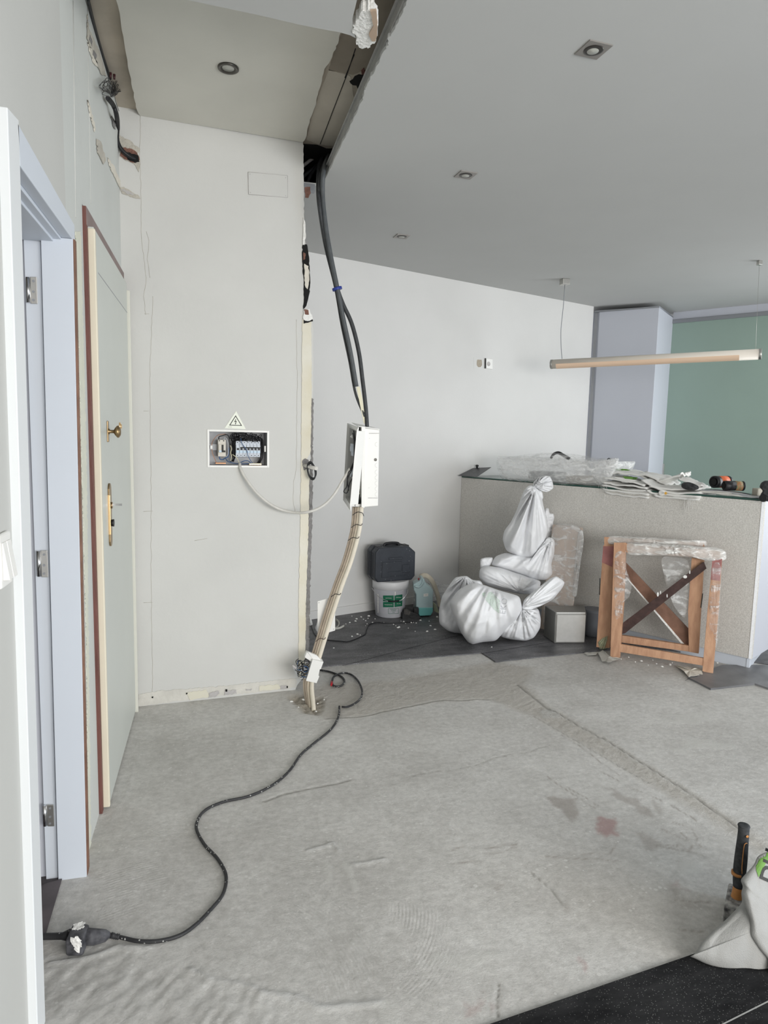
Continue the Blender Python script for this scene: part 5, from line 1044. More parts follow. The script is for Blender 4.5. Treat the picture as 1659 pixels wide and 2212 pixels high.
# crumpled beige tape and scraps left of the plate
tag(MB().tube(spline(fl_([(726, 1338), (732, 1345), (730, 1354), (722, 1358), (733, 1357), (743, 1352)], .012), 5), .009, 8, flat=.5).build('crumpled_tape', M_paper), 'crumpled beige tape lying right of the white plate', 'tape')
inflate('film_scrap', [(684, 1345), (690, 1335), (700, 1345), (698, 1368), (688, 1370), (680, 1358)], facing(G(690, 1368, zt_)), .02, M_filmw, None, 'crumpled clear film scrap behind the lower left of the white plate', 'plastic film', nth=60, nr=10, floor=zt_)
inflate('plaster_scrap', [(668, 1330), (673, 1338), (676, 1350), (668, 1354)], facing(G(670, 1352, zt_)), .01, M_white_pl, None, 'white plaster scrap against the grey wall edge', 'plaster scrap', nth=40, nr=8)

# ================================================================== COUNTER
kd = Vector((1.1, -1.98, 0)).normalized(); kn_ = K.n; ZC = .985
kl = Vector((2.0, 5.2, 0))-kd*.024; kr = K.p(1652, 1085); kr = Vector((2.0, 5.2, 0))+kd*((K.p(1638, 1250)-Vector((2.0, 5.2, 0))).dot(kd)); kr.z = 0
ct = thing('counter', 'long grey woven-laminate bar counter with a bluish kickboard', 'counter', (kl+kr)/2)
back_ = Vector((.80, .60, 0)).normalized(); bw = .38
kt = K.p(995, 1030).z
ZC = (K.p(995, 1030).z+K.p(1652, 1085).z)/2
MB().prism([kl+up*.07, kr+up*.07, kr+up*ZC, kl+up*ZC], -kn_*.02).build('front_panel', M_fab, ct)
wd_ = lambda q: kl+du*(q/du.dot(-kn_)) - F.n*-.004
MB().prism([kl-kn_*.02+kd*.01+up*.07, kr-kn_*.02+up*.07, kr-kn_*.32+up*.07, wd_(.32)+up*.07], up*(ZC-.071)).build('counter_body', M_lilac, ct)
MB().prism([kr+up*.07, kr+up*ZC, kr+back_*.9+up*ZC, kr+back_*.9+up*.07], Vector((-.01, .012, 0))).build('side_panel', M_fabl, ct)
kk = kr-kn_*.012-kd*.012
MB().prism([kl-kn_*.012, kk, kk+up*.07, kl-kn_*.012+up*.07], -kn_*.02).build('kickboard', M_jamb, ct)
MB().prism([kk, kk+back_*.9, kk+back_*.9+up*.07, kk+up*.07], Vector((-.01, .012, 0))).build('side_kickboard', M_jamb, ct)
m = MB(); m.prism([kl+kn_*.0+up*(ZC+.002), kr+kn_*.0+up*(ZC+.002), kr-kn_*.45+up*(ZC+.002), wd_(.45)+up*(ZC+.002)], up*.010)
tag(m.build('glass_counter_top', mat('green_edged_glass', (.02, .07, .055), .15, spec=.6), bevel=.001), 'dark green glass sheet lying along the top of the counter', 'counter top')
ZT = ZC+.012
def KO(d): return Plane(Vector((2.0, 5.2, 0))-kn_*d, n=kn_)
k1, k2, k3 = KO(.05), KO(.12), KO(.2)
def onto(P, z): 
    return P
# tray with a knob (dark sheet) at the left end
q = [k1.p(990, 1029), k1.p(1030, 1029)]; 
lid = thing('metal_lid', 'dark grey tilted metal lid with a small knob at the counter left end', 'lid', (K.p(1020, 1028).x, K.p(1020, 1028).y, ZT))
za = ZT+.004
LA = [KO(-.06).p(990, 1028), KO(-.04).p(1031, 1030), KO(.14).p(1061, 1010), KO(.12).p(1022, 1012)]
MB().prism(LA, (0, 0, .004)).build('lid_sheet', mat('dark_sheet_metal', (.10, .10, .105), .4, metal=.5), lid, bevel=.001)
kp = (LA[2]+LA[3]+LA[0]+LA[1])/4+Vector((0, 0, .004)); kp = LA[3].lerp(LA[2], .22)+Vector((0, 0, .003))
MB().lathe(kp, [(.008, 0), (.007, .01), (.014, .014), (.013, .022), (.005, .027)], (0, 0, 1), 16).build('lid_knob', M_blackp, lid)
# tub wrapped in film
tubp = k2
tb0 = tubp.p(1205, 1040); tub = thing('plastic_tub', 'clear tub of tools wrapped in stretch film on the counter', 'tub', (tb0.x, tb0.y, ZT))
def pz(P, x, z):   # point on plane P under photo column x at height z
    a_ = P.p(x, 1000); b_ = P.p(x, 1100); t_ = (z-a_.z)/(b_.z-a_.z); return a_.lerp(b_, t_)
dn = -kn_
def tubshape(sc, z0, z1, x0b, x1b, x0t, x1t, depth, mt, nm):
    a0, a1, b0, b1 = pz(k1, x0b, z0), pz(k1, x1b, z0), pz(k1, x0t, z1), pz(k1, x1t, z1)
    a0.z = a1.z = z0; b0.z = b1.z = z1
    V = [a0, a1, a1+dn*depth, a0+dn*depth, b0-dn*.01, b1-dn*.01, b1+dn*(depth+.02), b0+dn*(depth+.02)]
    return MB().add(V, [(0, 1, 2, 3), (4, 5, 6, 7), (0, 1, 5, 4), (1, 2, 6, 5), (2, 3, 7, 6), (3, 0, 4, 7)]).build(nm, mt, tub, bevel=.012, seg=3)
zr = k1.p(1200, 988).z
zrr = k1.p(1320, 1001).z
zr = .5*(zr+zrr)
tubshape(1, ZT+.001, zr, 1088, 1305, 1073, 1322, .34, M_filmw, 'tub_body')
MB().box(pz(k2, 1170, ZT+.04)+dn*.08, (.20, .22, .06), Matrix.Rotation(.5, 3, 'Z')).build('stored_tool', mat('dim_grey_metal', (.22, .23, .24), .5), tub, bevel=.01)
MB().box(pz(k2, 1250, ZT+.03)+dn*.1, (.26, .16, .05), Matrix.Rotation(.3, 3, 'Z')).build('stored_tool', mat('dim_brown_box', (.38, .33, .27), .7), tub, bevel=.01)
inflate('film_wrap', [(1070, 991), (1120, 983), (1180, 977), (1240, 981), (1300, 990), (1338, 988), (1336, 1002), (1318, 1035), (1296, 1050), (1200, 1047), (1100, 1040), (1078, 1030)], k2, .16, M_film, tub, wr=.007, wsc=16, nth=160, nr=26, power=.3, off=.06)
inflate('film_wrap', [(1280, 1000), (1310, 992), (1338, 988), (1334, 1008), (1315, 1040), (1290, 1046), (1275, 1020)], k1, .03, M_filmw, tub, wr=.01, wsc=24, nth=90, nr=16)
bs_ = spline([k2.p(1190, 990), k2.p(1196, 981), k2.p(1206, 978), k2.p(1216, 983), k2.p(1230, 991)], 6)
tag(MB().tube(bs_, .012, 10, flat=.5).build('black_strap', M_blackp), 'short black strap lying on top of the wrapped tub', 'strap')
tag(MB().tube(spline([k1.p(1312, 993), k1.p(1315, 990), k1.p(1319, 993)], 4), .004, 6).build('cable_end', M_wblack), 'tiny black cable end on the right rim of the wrapped tub', 'cable')
# folded sacks: each a thin creased sheet
def sheet(px, plane, d_, depth, th, mt, seed, lab, warp=.004, nrm=None):
    """folded sack: a thick creased sheet; px = front edge polyline top side"""
    n = 24; r = random.Random(seed); P = spline([plane.p(x, y, -d_) for x, y in px], 8); V = []; nn__ = 14
    for j in range(nn__+1):
        for i, p in enumerate(P):
            z_ = noise.noise(Vector((i*.15, j*.25, seed)))*warp*3+noise.noise(Vector((i*.5, j*.5, seed+5)))*warp
            V.append(p+dn*(depth*j/nn__)+Vector((0, 0, z_+.02*(j/nn__)*depth))+kd*noise.noise(Vector((j*.3, seed*2., 0)))*.01)
    w_ = len(P); low = [v-Vector((0, 0, th)) for v in V]; L_ = len(V); Fc = []
    for j in range(nn__):
        for i in range(w_-1): a_ = j*w_+i; Fc += [(a_, a_+1, a_+w_+1, a_+w_), (L_+a_+w_, L_+a_+w_+1, L_+a_+1, L_+a_)]
    for i in range(w_-1): Fc.append((i, L_+i, L_+i+1, i+1)); b_ = nn__*w_+i; Fc.append((b_+1, L_+b_+1, L_+b_, b_))
    for j in range(nn__): a_ = j*w_; Fc.append((a_+w_, L_+a_+w_, L_+a_, a_)); a_ = j*w_+w_-1; Fc.append((a_, L_+a_, L_+a_+w_, a_+w_))
    o = MB().add(V+low, Fc, True).build('folded_sack', mt); return tag(o, lab, 'sack', 'folded sacks piled on the counter')
lefts = [[(1306, 1061), (1350, 1069), (1400, 1073)], [(1302, 1054), (1350, 1062), (1401, 1066)], [(1299, 1047), (1345, 1055), (1402, 1060)], [(1300, 1040), (1350, 1048), (1398, 1053)], [(1303, 1031), (1350, 1038), (1392, 1046)]]
for i, L_ in enumerate(lefts): sheet(L_, K, -.02+.004*i, .24, .010, M_bag2, i+1, ['lowest folded sack of the left pile, hanging over the counter edge', 'second folded sack from below in the left pile', 'middle folded sack of the left pile', 'fourth folded sack from below in the left pile', 'topmost flat sack of the left pile'][i])
rights = [[(1412, 1068), (1450, 1074), (1509, 1079)], [(1396, 1058), (1430, 1066), (1512, 1072)], [(1402, 1048), (1440, 1060), (1512, 1064)], [(1385, 1035), (1425, 1052), (1500, 1056)]]
for i, L_ in enumerate(rights): sheet(L_, K, -.02+.006*i, .26, .011, M_bag2, i+11, ['lowest folded sack of the right pile, overhanging the counter', 'second folded sack from below in the right pile', 'third folded sack from below in the right pile', 'fourth folded sack from below in the right pile'][i])
sheet([(1298, 1024), (1340, 1020), (1400, 1028), (1440, 1046)], k2, 0, .22, .012, M_bag2, 23, 'long pale sack laid diagonally across both piles', .006)
sheet([(1372, 1022), (1420, 1040), (1465, 1023), (1470, 1026)], k2, .02, .16, .012, M_bag2, 25, 'sack folded to a point at the top of the pile', .006)
sheet([(1465, 1032), (1490, 1042), (1512, 1050)], k2, .0, .14, .010, M_bag2, 27, 'translucent sack flap sloping down to the right of the pile', .004)
o = MB().prism([k1.p(x, y, .03) for x, y in [(1328, 1030), (1350, 1033), (1377, 1038), (1356, 1043), (1345, 1042)]], -dn*.004).build('folded_flap', M_bag2); tag(o, 'triangular sack flap with green print at the front of the pile', 'sack')
MB().prism([k1.p(x, y, .035) for x, y in [(1345, 1029), (1378, 1031), (1374, 1036), (1350, 1034)]], -dn*.002).build('green_print', M_green, o)
decal('EN', .018, k1.p(1371, 1033.2, .038), kd, up, kn_, M_ink, o, 'printed_letters', .001)
tag(MB().prism([k2.p(x, y, -.1) for x, y in [(1318, 1012), (1352, 1013), (1362, 1016), (1335, 1020)]], dn*.004).build('sack_corner', M_green), 'green printed sack corner behind the top of the pile', 'sack')
ro = tag(MB().lathe(k1.p(1428, 1065, .075), [(.012, 0), (.018, .001), (.018, .03)], kn_*-1, 20).build('sack_roll_core', M_bag2), 'rolled sack end with orange inside on the right pile', 'sack')
MB().lathe(k1.p(1438, 1065.5, .088), [(.009, 0), (.008, .004)], kn_*-1, 16).build('orange_core', mat('amber_print', (.75, .42, .08), .5), ro)
fg = MB()
for k in range(38):
    s_ = rnd.random()
    if s_ < .55: x_, y_ = rnd.uniform(1295, 1312), rnd.uniform(1030, 1072); l_ = rnd.uniform(5, 22); dx_ = rnd.uniform(-3, 8)
    else: x_, y_ = rnd.uniform(1478, 1500), rnd.uniform(1074, 1080); l_ = rnd.uniform(4, 32); dx_ = rnd.uniform(-5, 5)
    fg.tube(spline([K.p(x_, y_, .025), K.p(x_+dx_*.6, y_+l_*.5, .03), K.p(x_+dx_, y_+l_, .02)], 3), .0005, 4)
tag(fg.build('frayed_threads', M_bag2), 'frayed white threads hanging from the folded sacks', 'threads', kind='stuff')
# dark glove, tape rolls, white cable coil, odd bits
inflate('work_glove', [(1471, 1046), (1476, 1042), (1488, 1041), (1500, 1045), (1509, 1050), (1510, 1056), (1498, 1060), (1482, 1058), (1472, 1053)], k1, .04, M_ash, None, 'dusty dark grey work glove at the right end of the sacks', 'glove', wr=.006, wsc=30, nth=80, nr=16, off=.06)
def roll(a_, b_, r, lab, mid=M_orange, rr=(.3, .85)):
    a_, b_ = Vector(a_), Vector(b_); ax_ = (b_-a_).normalized(); L_ = (b_-a_).length
    t = thing('spray_can', lab, 'can', (a_.x, a_.y, ZT))
    MB().lathe(a_, [(r*.62, .012), (r*.8, 0), (r, .004), (r, L_*rr[0]), (r*.99, L_*rr[0])], ax_, 28).build('open_end', M_blackp, t)
    MB().lathe(a_+ax_*L_*rr[0], [(r*.985, 0), (r*.985, L_*(rr[1]-rr[0]))], ax_, 28).build('label_wrap', mid, t)
    MB().lathe(a_+ax_*L_*rr[1], [(r, 0), (r, L_*(1-rr[1])), (r*.8, L_*(1-rr[1])+.002)], ax_, 28).build('far_end', M_blackp, t)
    MB().lathe(a_-ax_*.0005, [(r*.6, .002), (r*.58, .0)], ax_, 24).build('dark_bore', M_shadeblack, t)
c1 = k1.p(1541, 1041); vd1 = Vector(ray(1541, 1040)); vd1.z = 0; vd1.normalize(); vr1 = Vector((vd1.y, -vd1.x, 0)); roll(c1, c1+(vd1*.75+vr1*.66)*.125, .037, 'larger black and orange can lying on the cables, its dark end facing us')
c2_ = k1.p(1563, 1049, .02); roll(c2_, c2_+(vd1*.45+vr1*.89)*.12, .030, 'smaller black can with orange and green label beside the larger one', mat('multicolour_label', (.62, .20, .08), .5, col2=(.10, .30, .18), vscale=34), (.55, .9))
cw_ = thing('cable_bundle', 'bundle of white and grey flat cables along the counter edge', 'cables', pz(k1, 1570, ZT))
for k in range(16):
    o_ = .01+.006*k; hh = rnd.uniform(.0, .020); P = []
    for x_ in range(1508, 1661, 19): t_ = (x_-1508)/150; p = pz(K, x_+rnd.uniform(-2, 2), ZT+.006+hh*math.sin(math.pi*min(1, t_+.25))+rnd.uniform(0, .004)); P.append(p+dn*(o_+.02*math.sin(k+t_*3)))
    MB().tube(spline(P, 5), .0042, 7, flat=.7).build('cable_strand', [M_whitec, M_wgrey, M_wgrey, M_cable][k % 4] if k % 3 else M_whitec, cw_)
tag(MB().b2(pz(k2, 1640, ZT)+Vector((-.03, -.02, .01)), pz(k2, 1640, ZT)+Vector((.05, .03, .055))).build('small_meter', mat('cream_plastic_box', (.55, .52, .44), .5), bevel=.006), 'small cream plastic box behind the cables at the right edge', 'box')
inflate('black_grips', [(1644, 1043), (1652, 1038), (1665, 1039), (1672, 1060), (1670, 1084), (1655, 1083), (1643, 1078), (1642, 1069), (1648, 1060), (1640, 1052)], K, .03, M_ash, None, 'dark rubber tool grips cut by the right edge on the counter', 'tool', nth=80, nr=14, off=.02, wr=.004)
MB_ = MB().lathe(K.p(1648, 1076, .05), [(.020, 0), (.023, .006), (.020, .03)], dn, 20).build('round_tool_end', M_blackp); tag(MB_, 'round black tool end hanging over the counter corner', 'tool')

# ================================================================== RUBBLE BAGS
def bagpoly(l): return [C4(*p) for p in l]
gb = 'white rubble bags heaped before the counter'
B0 = G(1050, 1370, zt_); 
bp_back = facing(B0+Vector((0, .36, 0))); bp_mid = facing(B0+Vector((0, .20, 0))); bp_front = facing(G(1030, 1392, zt_)); bp_left = facing(G(960, 1367, zt_)); bp_right = facing(G(1135, 1385, zt_))
b5 = inflate('rubble_bag', bagpoly([(150, 1260), (215, 1160), (275, 1080), (335, 1068), (385, 1065), (440, 1105), (520, 1110), (560, 1200), (560, 1400), (480, 1600), (360, 1622), (215, 1590), (125, 1520), (122, 1390)]), bp_left, .14, M_bag, None,
    'leftmost white rubble bag on the floor with vertical pleats', 'rubble bag', gb, knot=C4(380, 1060), folds=.05, wr=.012, floor=zt_, seed=1, wdir=(.3, 1))
b4 = inflate('rubble_bag', bagpoly([(300, 1200), (440, 1125), (560, 1155), (700, 1205), (885, 1255), (910, 1370), (880, 1460), (740, 1590), (660, 1680), (530, 1690), (440, 1712), (395, 1690), (330, 1600), (240, 1400), (225, 1310)]), bp_front, .17, M_bag, None,
    'big front white rubble bag with faded green and grey print', 'rubble bag', gb, knot=C4(640, 1040), folds=.025, wr=.011, wsc=8, smooth_it=1, floor=zt_, seed=2, wdir=(.55, -1), lump=.03)
b6 = inflate('rubble_bag', bagpoly([(700, 1350), (900, 1370), (1060, 1365), (1085, 1470), (1078, 1560), (1020, 1650), (940, 1680), (800, 1665), (700, 1640), (640, 1500)]), bp_right, .12, M_bag, None,
    'lower right white rubble bag lying on the tiles beside the leaning board', 'rubble bag', gb, knot=C4(910, 1370), folds=.04, wr=.013, floor=zt_, seed=3, wdir=(1, .2))
inflate('tied_end', bagpoly([(905, 1360), (925, 1290), (1000, 1225), (1080, 1160), (1180, 1085), (1232, 1066), (1312, 1122), (1290, 1175), (1200, 1290), (1080, 1352), (980, 1388), (915, 1378)]), bp_front, .06, M_bag, b6, knot=C4(905, 1370), folds=.05, wr=.005, seed=4, wdir=(1, -.8), nth=110, nr=22)
b3 = inflate('rubble_bag', bagpoly([(500, 1080), (508, 1000), (560, 968), (700, 985), (850, 1035), (1000, 1085), (1085, 1115), (1072, 1190), (1000, 1242), (860, 1232), (700, 1192), (560, 1150)]), bp_mid, .14, M_bag, None,
    'white rubble bag lying flat across the three floor bags', 'rubble bag', gb, knot=C4(880, 1215), folds=.015, wr=.012, seed=5, wdir=(1, .35), off=.05)
b2_ = inflate('rubble_bag', bagpoly([(610, 965), (655, 880), (750, 845), (880, 870), (1000, 880), (1070, 840), (1110, 750), (1150, 698), (1195, 708), (1218, 740), (1212, 850), (1182, 960), (1197, 1050), (1130, 1107), (1000, 1098), (850, 1040), (720, 1000)]), bp_mid, .13, M_bag, None,
    'white rubble bag lying directly under the tall tied bag', 'rubble bag', gb, knot=C4(1180, 720), folds=.04, wr=.012, seed=6, wdir=(1, .3), center=C4(950, 970))
inflate('open_end', bagpoly([(512, 1005), (512, 905), (560, 892), (630, 888), (632, 930), (600, 975), (545, 990)]), bp_mid, .03, M_bag, b2_, wr=.006, wsc=20, seed=8, nth=70, nr=14)
inflate('open_end', bagpoly([(1125, 425), (1158, 425), (1165, 475), (1205, 478), (1212, 520), (1200, 560), (1205, 620), (1170, 700), (1110, 740), (1060, 700), (1090, 560)]), bp_back, .04, M_bag, b2_, wr=.008, wsc=20, seed=9, nth=80, nr=14)
b1 = inflate('rubble_bag', bagpoly([(1005, 205), (960, 220), (922, 265), (890, 350), (850, 460), (800, 560), (738, 640), (722, 720), (755, 828), (870, 880), (1010, 908), (1065, 880), (1115, 740), (1155, 640), (1145, 540), (1108, 400), (1095, 320), (1060, 240)]), bp_mid, .13, M_bag, None,
    'tall tied white rubble bag standing on top of the heap', 'rubble bag', gb, knot=C4(1035, 215), folds=.08, wr=.011, seed=7, wdir=(-.15, 1), center=C4(950, 640), off=.03)
inflate('tied_end', bagpoly([(1008, 225), (1015, 180), (1060, 140), (1118, 118), (1172, 125), (1196, 180), (1204, 240), (1150, 276), (1095, 268), (1050, 235)]), bp_mid, .045, M_bag, b1, knot=C4(1020, 215), folds=.05, wr=.004, seed=10, nth=90, nr=18, off=.06)
inflate('frayed_side', bagpoly([(1060, 240), (1100, 275), (1108, 330), (1095, 350), (1075, 320)]), bp_mid, .02, M_bag, b1, wr=.004, seed=11, nth=50, nr=8, off=.04)
bw4 = world_bvh(b4); fp_ = bp_front; n4 = fp_.n; u4 = fp_.u if fp_.u.x > 0 else -fp_.u
drape([fp_.p(*C4(*p)) for p in [(520, 1225), (620, 1215), (700, 1300), (690, 1420), (640, 1380), (560, 1290)]], n4, M_greenp, b4, 'faded_green_print', bw4, .0015)
decal('EKO', .055, fp_.p(*C4(735, 1350)), (up*.97+u4*.1).normalized(), (-u4*.97+up*.1).normalized(), n4, M_greyp, b4, 'faded_letters', .002, bw4)
decal('TSIA', .022, fp_.p(*C4(655, 1220)), -u4, -up, n4, M_greyp, b4, 'faded_letters', .002, bw4)

# ================================================================== LEANING BOARD, STEEL BOX, FRAMES
KB = KO(-.06)
pb0, pb1 = G(1160, 1372, zt_), G(1226, 1372, zt_)
def foot(x, y): return G(x, y, zt_)
BD = Plane(foot(1190, 1374)+Vector((.06, .10, 0)), n=(kn_+Vector((0, 0, .22))).normalized())
qd = [(1162, 1368), (1195, 1133), (1256, 1140), (1252, 1180), (1228, 1362)]
bo = tag(MB().prism([BD.p(x, y) for x, y in [(1164, 1366), (1194, 1133), (1257, 1140), (1229, 1366)]], -BD.n*.018).build('plywood_board', M_board, bevel=.001), 'pinkish plywood board in clear film leaning on the counter behind the bags', 'board')
inflate('film_edge', [(1248, 1150), (1258, 1142), (1262, 1165), (1252, 1230), (1246, 1290), (1236, 1290), (1242, 1210)], BD, .008, M_filmw, bo, wr=.006, wsc=30, nth=70, nr=8, off=.005)
inflate('film_sheet', [(1194, 1133), (1225, 1130), (1256, 1138), (1250, 1200), (1240, 1300), (1228, 1362), (1170, 1362), (1180, 1250)], BD, .004, M_film, bo, wr=.003, wsc=20, nth=90, nr=16, off=.006)
# steel box
sb0 = G(1197, 1390, zt_); sb1 = G(1263, 1390, zt_); ud = (sb1-sb0); wdt = ud.length; ud.normalize(); bk_ = Vector((-ud.y, ud.x, 0)); bk_ = bk_ if bk_.y > 0 else -bk_
SF = Plane(sb0, n=-bk_); hs = SF.p(1230, 1322).z-zt_
mid = (sb0+sb1)/2
stb = thing('steel_box', 'brushed steel box standing on the dark tiles before the leaning board', 'box', mid)
sd_ = (ud*.5+bk_*.86).normalized()
MB().prism([sb0, sb1, sb1+ud*.05+bk_*.17, sb0+ud*.0+bk_*.17-ud*.02], up*hs).build('box_body', mat('satin_steel', (.30, .295, .28), .42, metal=.7, var=.04, vscale=30), stb, bevel=.008, seg=3)
MB().prism([sb0+up*.01+ud*.008, sb1+up*.01-ud*.004, sb1+up*(hs-.02)-ud*.004, sb0+up*(hs-.02)+ud*.008], -bk_*.006).build('front_plate', mat('pale_satin_steel', (.42, .41, .39), .42, metal=.6, var=.04, vscale=30), stb, bevel=.004)
gb_ = G(1285, 1385, zt_); tag(MB().lathe(gb_+Vector((.05, .12, 0)), [(.05, 0), (.06, .02), (.068, .17), (.07, .19)], (0, 0, 1), 28).build('grey_bin', mat('grey_bin_plastic', (.16, .165, .18), .5)), 'dark grey bin half hidden between steel box and wooden frames', 'bin')
# wooden frames
fa, fb_ = G(1328, 1420, zt_), G(1529, 1454, zt_); fd = (fb_-fa).normalized(); fn = Vector((fd.y, -fd.x, 0)); fn = fn if fn.y < 0 else -fn
def tilt(a_, t): 
    v_ = (Vector((0, 0, 1))*math.cos(t)-fn*math.sin(t)); n_ = fd.cross(v_); return Plane(a_, n=n_ if n_.y < 0 else -n_)
FF = tilt(fa+Vector((0, 0, 0)), math.radians(9)); FBk = tilt(fa-fn*.10, math.radians(6))
frm = thing('wooden_frame', 'front pine frame with film-wrapped top rail leaning by the counter', 'wooden frame', (fa+fb_)/2, 'pine frames leaning by the counter')
def fq(P, pts, th, mt, nm, par, off=0, bev=.0015): return MB().prism([P.p(x, y, off) for x, y in pts], -P.n*th).build(nm, mt, par, bevel=bev)
fq(FF, [(1326, 1172), (1352, 1172), (1347, 1300), (1338, 1421), (1318, 1420), (1322, 1300)], .04, M_wood, 'post', frm)
fq(FF, [(1540, 1205), (1560, 1205), (1552, 1320), (1540, 1456), (1517, 1450), (1528, 1320)], .04, M_wood, 'post', frm)
fq(FF, [(1338, 1391), (1520, 1422), (1519, 1438), (1336, 1408)], .035, M_wood, 'bottom_rail', frm, -.003)
fq(FF, [(1352, 1174), (1545, 1188), (1556, 1192), (1556, 1208), (1352, 1193)], .035, M_wood, 'top_rail', frm, -.003)
fq(FF, [(1539, 1207), (1560, 1207), (1555, 1255), (1535, 1252)], .001, M_redbr, 'stained_end', frm, .001, 0)
pk = fq(FF, [(1520, 1213), (1526, 1228), (1350, 1368), (1341, 1370), (1346, 1345)], .018, M_wooddk, 'diagonal_plank', frm, -.04)
for x, y, w_, h_ in [(1480, 1246, 5, 3.5), (1490, 1236, 1.5, 4), (1421, 1284, 2.2, 5), (1427, 1280, 1.2, 4), (1441, 1287, 1.2, 4)]:
    MB().prism([FF.p(x+w_*math.cos(a_*.7)*(.8+.3*rnd.random()), y+h_*math.sin(a_*.7), -.039) for a_ in range(9)], FF.n*.001).build('paint_drop', M_white_pl, pk)
inflate('film_wrap', [(1350, 1172), (1400, 1172), (1480, 1178), (1550, 1182), (1568, 1190), (1570, 1208), (1555, 1214), (1525, 1212), (1500, 1204), (1420, 1200), (1360, 1200), (1350, 1190)], FF, .028, M_filmt, frm, wr=.006, wsc=26, nth=160, nr=14, wdir=(.3, 1), off=-.012, center=(1455, 1190))
inflate('film_wrap', [(1538, 1206), (1560, 1206), (1556, 1300), (1549, 1400), (1545, 1400), (1540, 1372), (1530, 1365), (1532, 1300)], FF, .02, M_film, frm, wr=.006, wsc=26, nth=140, nr=10, wdir=(.5, 1), off=-.01)
inflate('film_wrap', [(1324, 1190), (1353, 1180), (1352, 1230), (1366, 1262), (1360, 1290), (1346, 1300), (1344, 1340), (1326, 1345)], FF, .022, M_film, frm, wr=.006, wsc=26, nth=140, nr=10, wdir=(.5, 1), off=-.01)
frb = thing('wooden_frame', 'rear pine frame, wider posts, leaning behind the front frame', 'wooden frame', (fa+fb_)/2-fn*.1, 'pine frames leaning by the counter')
fq(FBk, [(1303, 1178), (1326, 1176), (1322, 1290), (1316, 1400), (1288, 1398), (1295, 1290)], .05, M_wood, 'post', frb)
fq(FBk, [(1494, 1205), (1521, 1210), (1514, 1320), (1509, 1412), (1488, 1408), (1486, 1320)], .05, M_wood, 'post', frb)
fq(FBk, [(1326, 1370), (1490, 1395), (1490, 1408), (1326, 1386)], .04, M_wood, 'bottom_rail', frb, -.003)
fq(FBk, [(1305, 1160), (1520, 1172), (1524, 1190), (1305, 1178)], .04, M_wood, 'top_rail', frb, -.003)
fq(FBk, [(1303, 1180), (1326, 1180), (1323, 1225), (1300, 1215)], .001, M_redbr, 'stained_end', frb, .001, 0)
fq(FBk, [(1342, 1205), (1356, 1220), (1500, 1372), (1490, 1395), (1474, 1393), (1350, 1246)], .02, M_woodmid, 'diagonal_brace', frb, -.05)
fq(FBk, [(1352, 1248), (1354, 1247), (1478, 1391), (1474, 1393)], .003, M_white_pl, 'brace_edge', frb, -.047, 0)
fq(FBk, [(1295, 1249), (1297, 1249), (1296, 1285), (1294, 1285)], .002, M_ink, 'hinge_slot', frb, .002, 0); fq(FBk, [(1517, 1282), (1519, 1282), (1515, 1313), (1513, 1313)], .002, M_ink, 'hinge_slot', frb, .002, 0)
inflate('film_wrap', [(1303, 1163), (1320, 1157), (1400, 1160), (1480, 1166), (1526, 1166), (1528, 1180), (1500, 1184), (1400, 1178), (1320, 1177), (1304, 1176)], FBk, .03, M_filmt, frb, wr=.006, wsc=26, nth=160, nr=12, wdir=(.3, 1), off=-.015, center=(1415, 1170))
inflate('film_sheet', [(1425, 1200), (1490, 1205), (1492, 1290), (1480, 1340), (1455, 1310), (1438, 1260)], FBk, .004, M_film, frb, wr=.005, wsc=26, nth=90, nr=16, off=-.02)
inflate('knotted_bag', [(1291, 1388), (1300, 1378), (1314, 1368), (1317, 1380), (1313, 1398), (1305, 1404), (1294, 1402)], facing(G(1304, 1402, zt_)), .04, M_olive, None, 'small olive knotted bag at the foot of the wooden frames', 'bag', knot=(1314, 1368), folds=.02, nth=80, nr=14, floor=zt_, wr=.004)
def scrap(pts, lab, z_=.01, mt=M_paper, curl=.012):
    P = [G(x, y, z_+curl*rnd.random()) for x, y in rag(pts, 1, 6, len(lab))]; c_ = sum(P, Vector())/len(P); n_ = len(P)
    m_ = MB().add(P+[c_]+[p-Vector((0, 0, .0015)) for p in P]+[c_-Vector((0, 0, .0015))], [(i, (i+1) % n_, n_) for i in range(n_)]+[(n_+1+(i+1) % n_, n_+1+i, 2*n_+1) for i in range(n_)]+[(i, n_+1+i, n_+1+(i+1) % n_, (i+1) % n_) for i in range(n_)])
    return tag(m_.build('paper_scrap', mt), lab, 'scrap', 'torn paper scraps by the wooden frames')
scrap([(1292, 1410), (1302, 1404), (1318, 1418), (1340, 1422), (1318, 1430), (1300, 1428)], 'torn grey paper scrap below the front frame left post')
scrap([(1460, 1437), (1480, 1440), (1515, 1444), (1518, 1456), (1488, 1462), (1478, 1450)], 'torn cream cardboard scrap at the front frame right foot', mt=M_flakep)
scrap([(1262, 1410), (1292, 1408), (1288, 1414), (1268, 1415)], 'flat grey paper scrap left of the frames', curl=.004)
tag(MB().lathe(G(1662, 1466, .011)+Vector((0, 0, .018)), [(.010, 0), (.018, .004), (.018, .018), (.01, .022)], (.9, -.4, 0), 20).build('chair_castor', M_blackp), 'black castor wheel just inside the right edge on the tiles', 'castor')
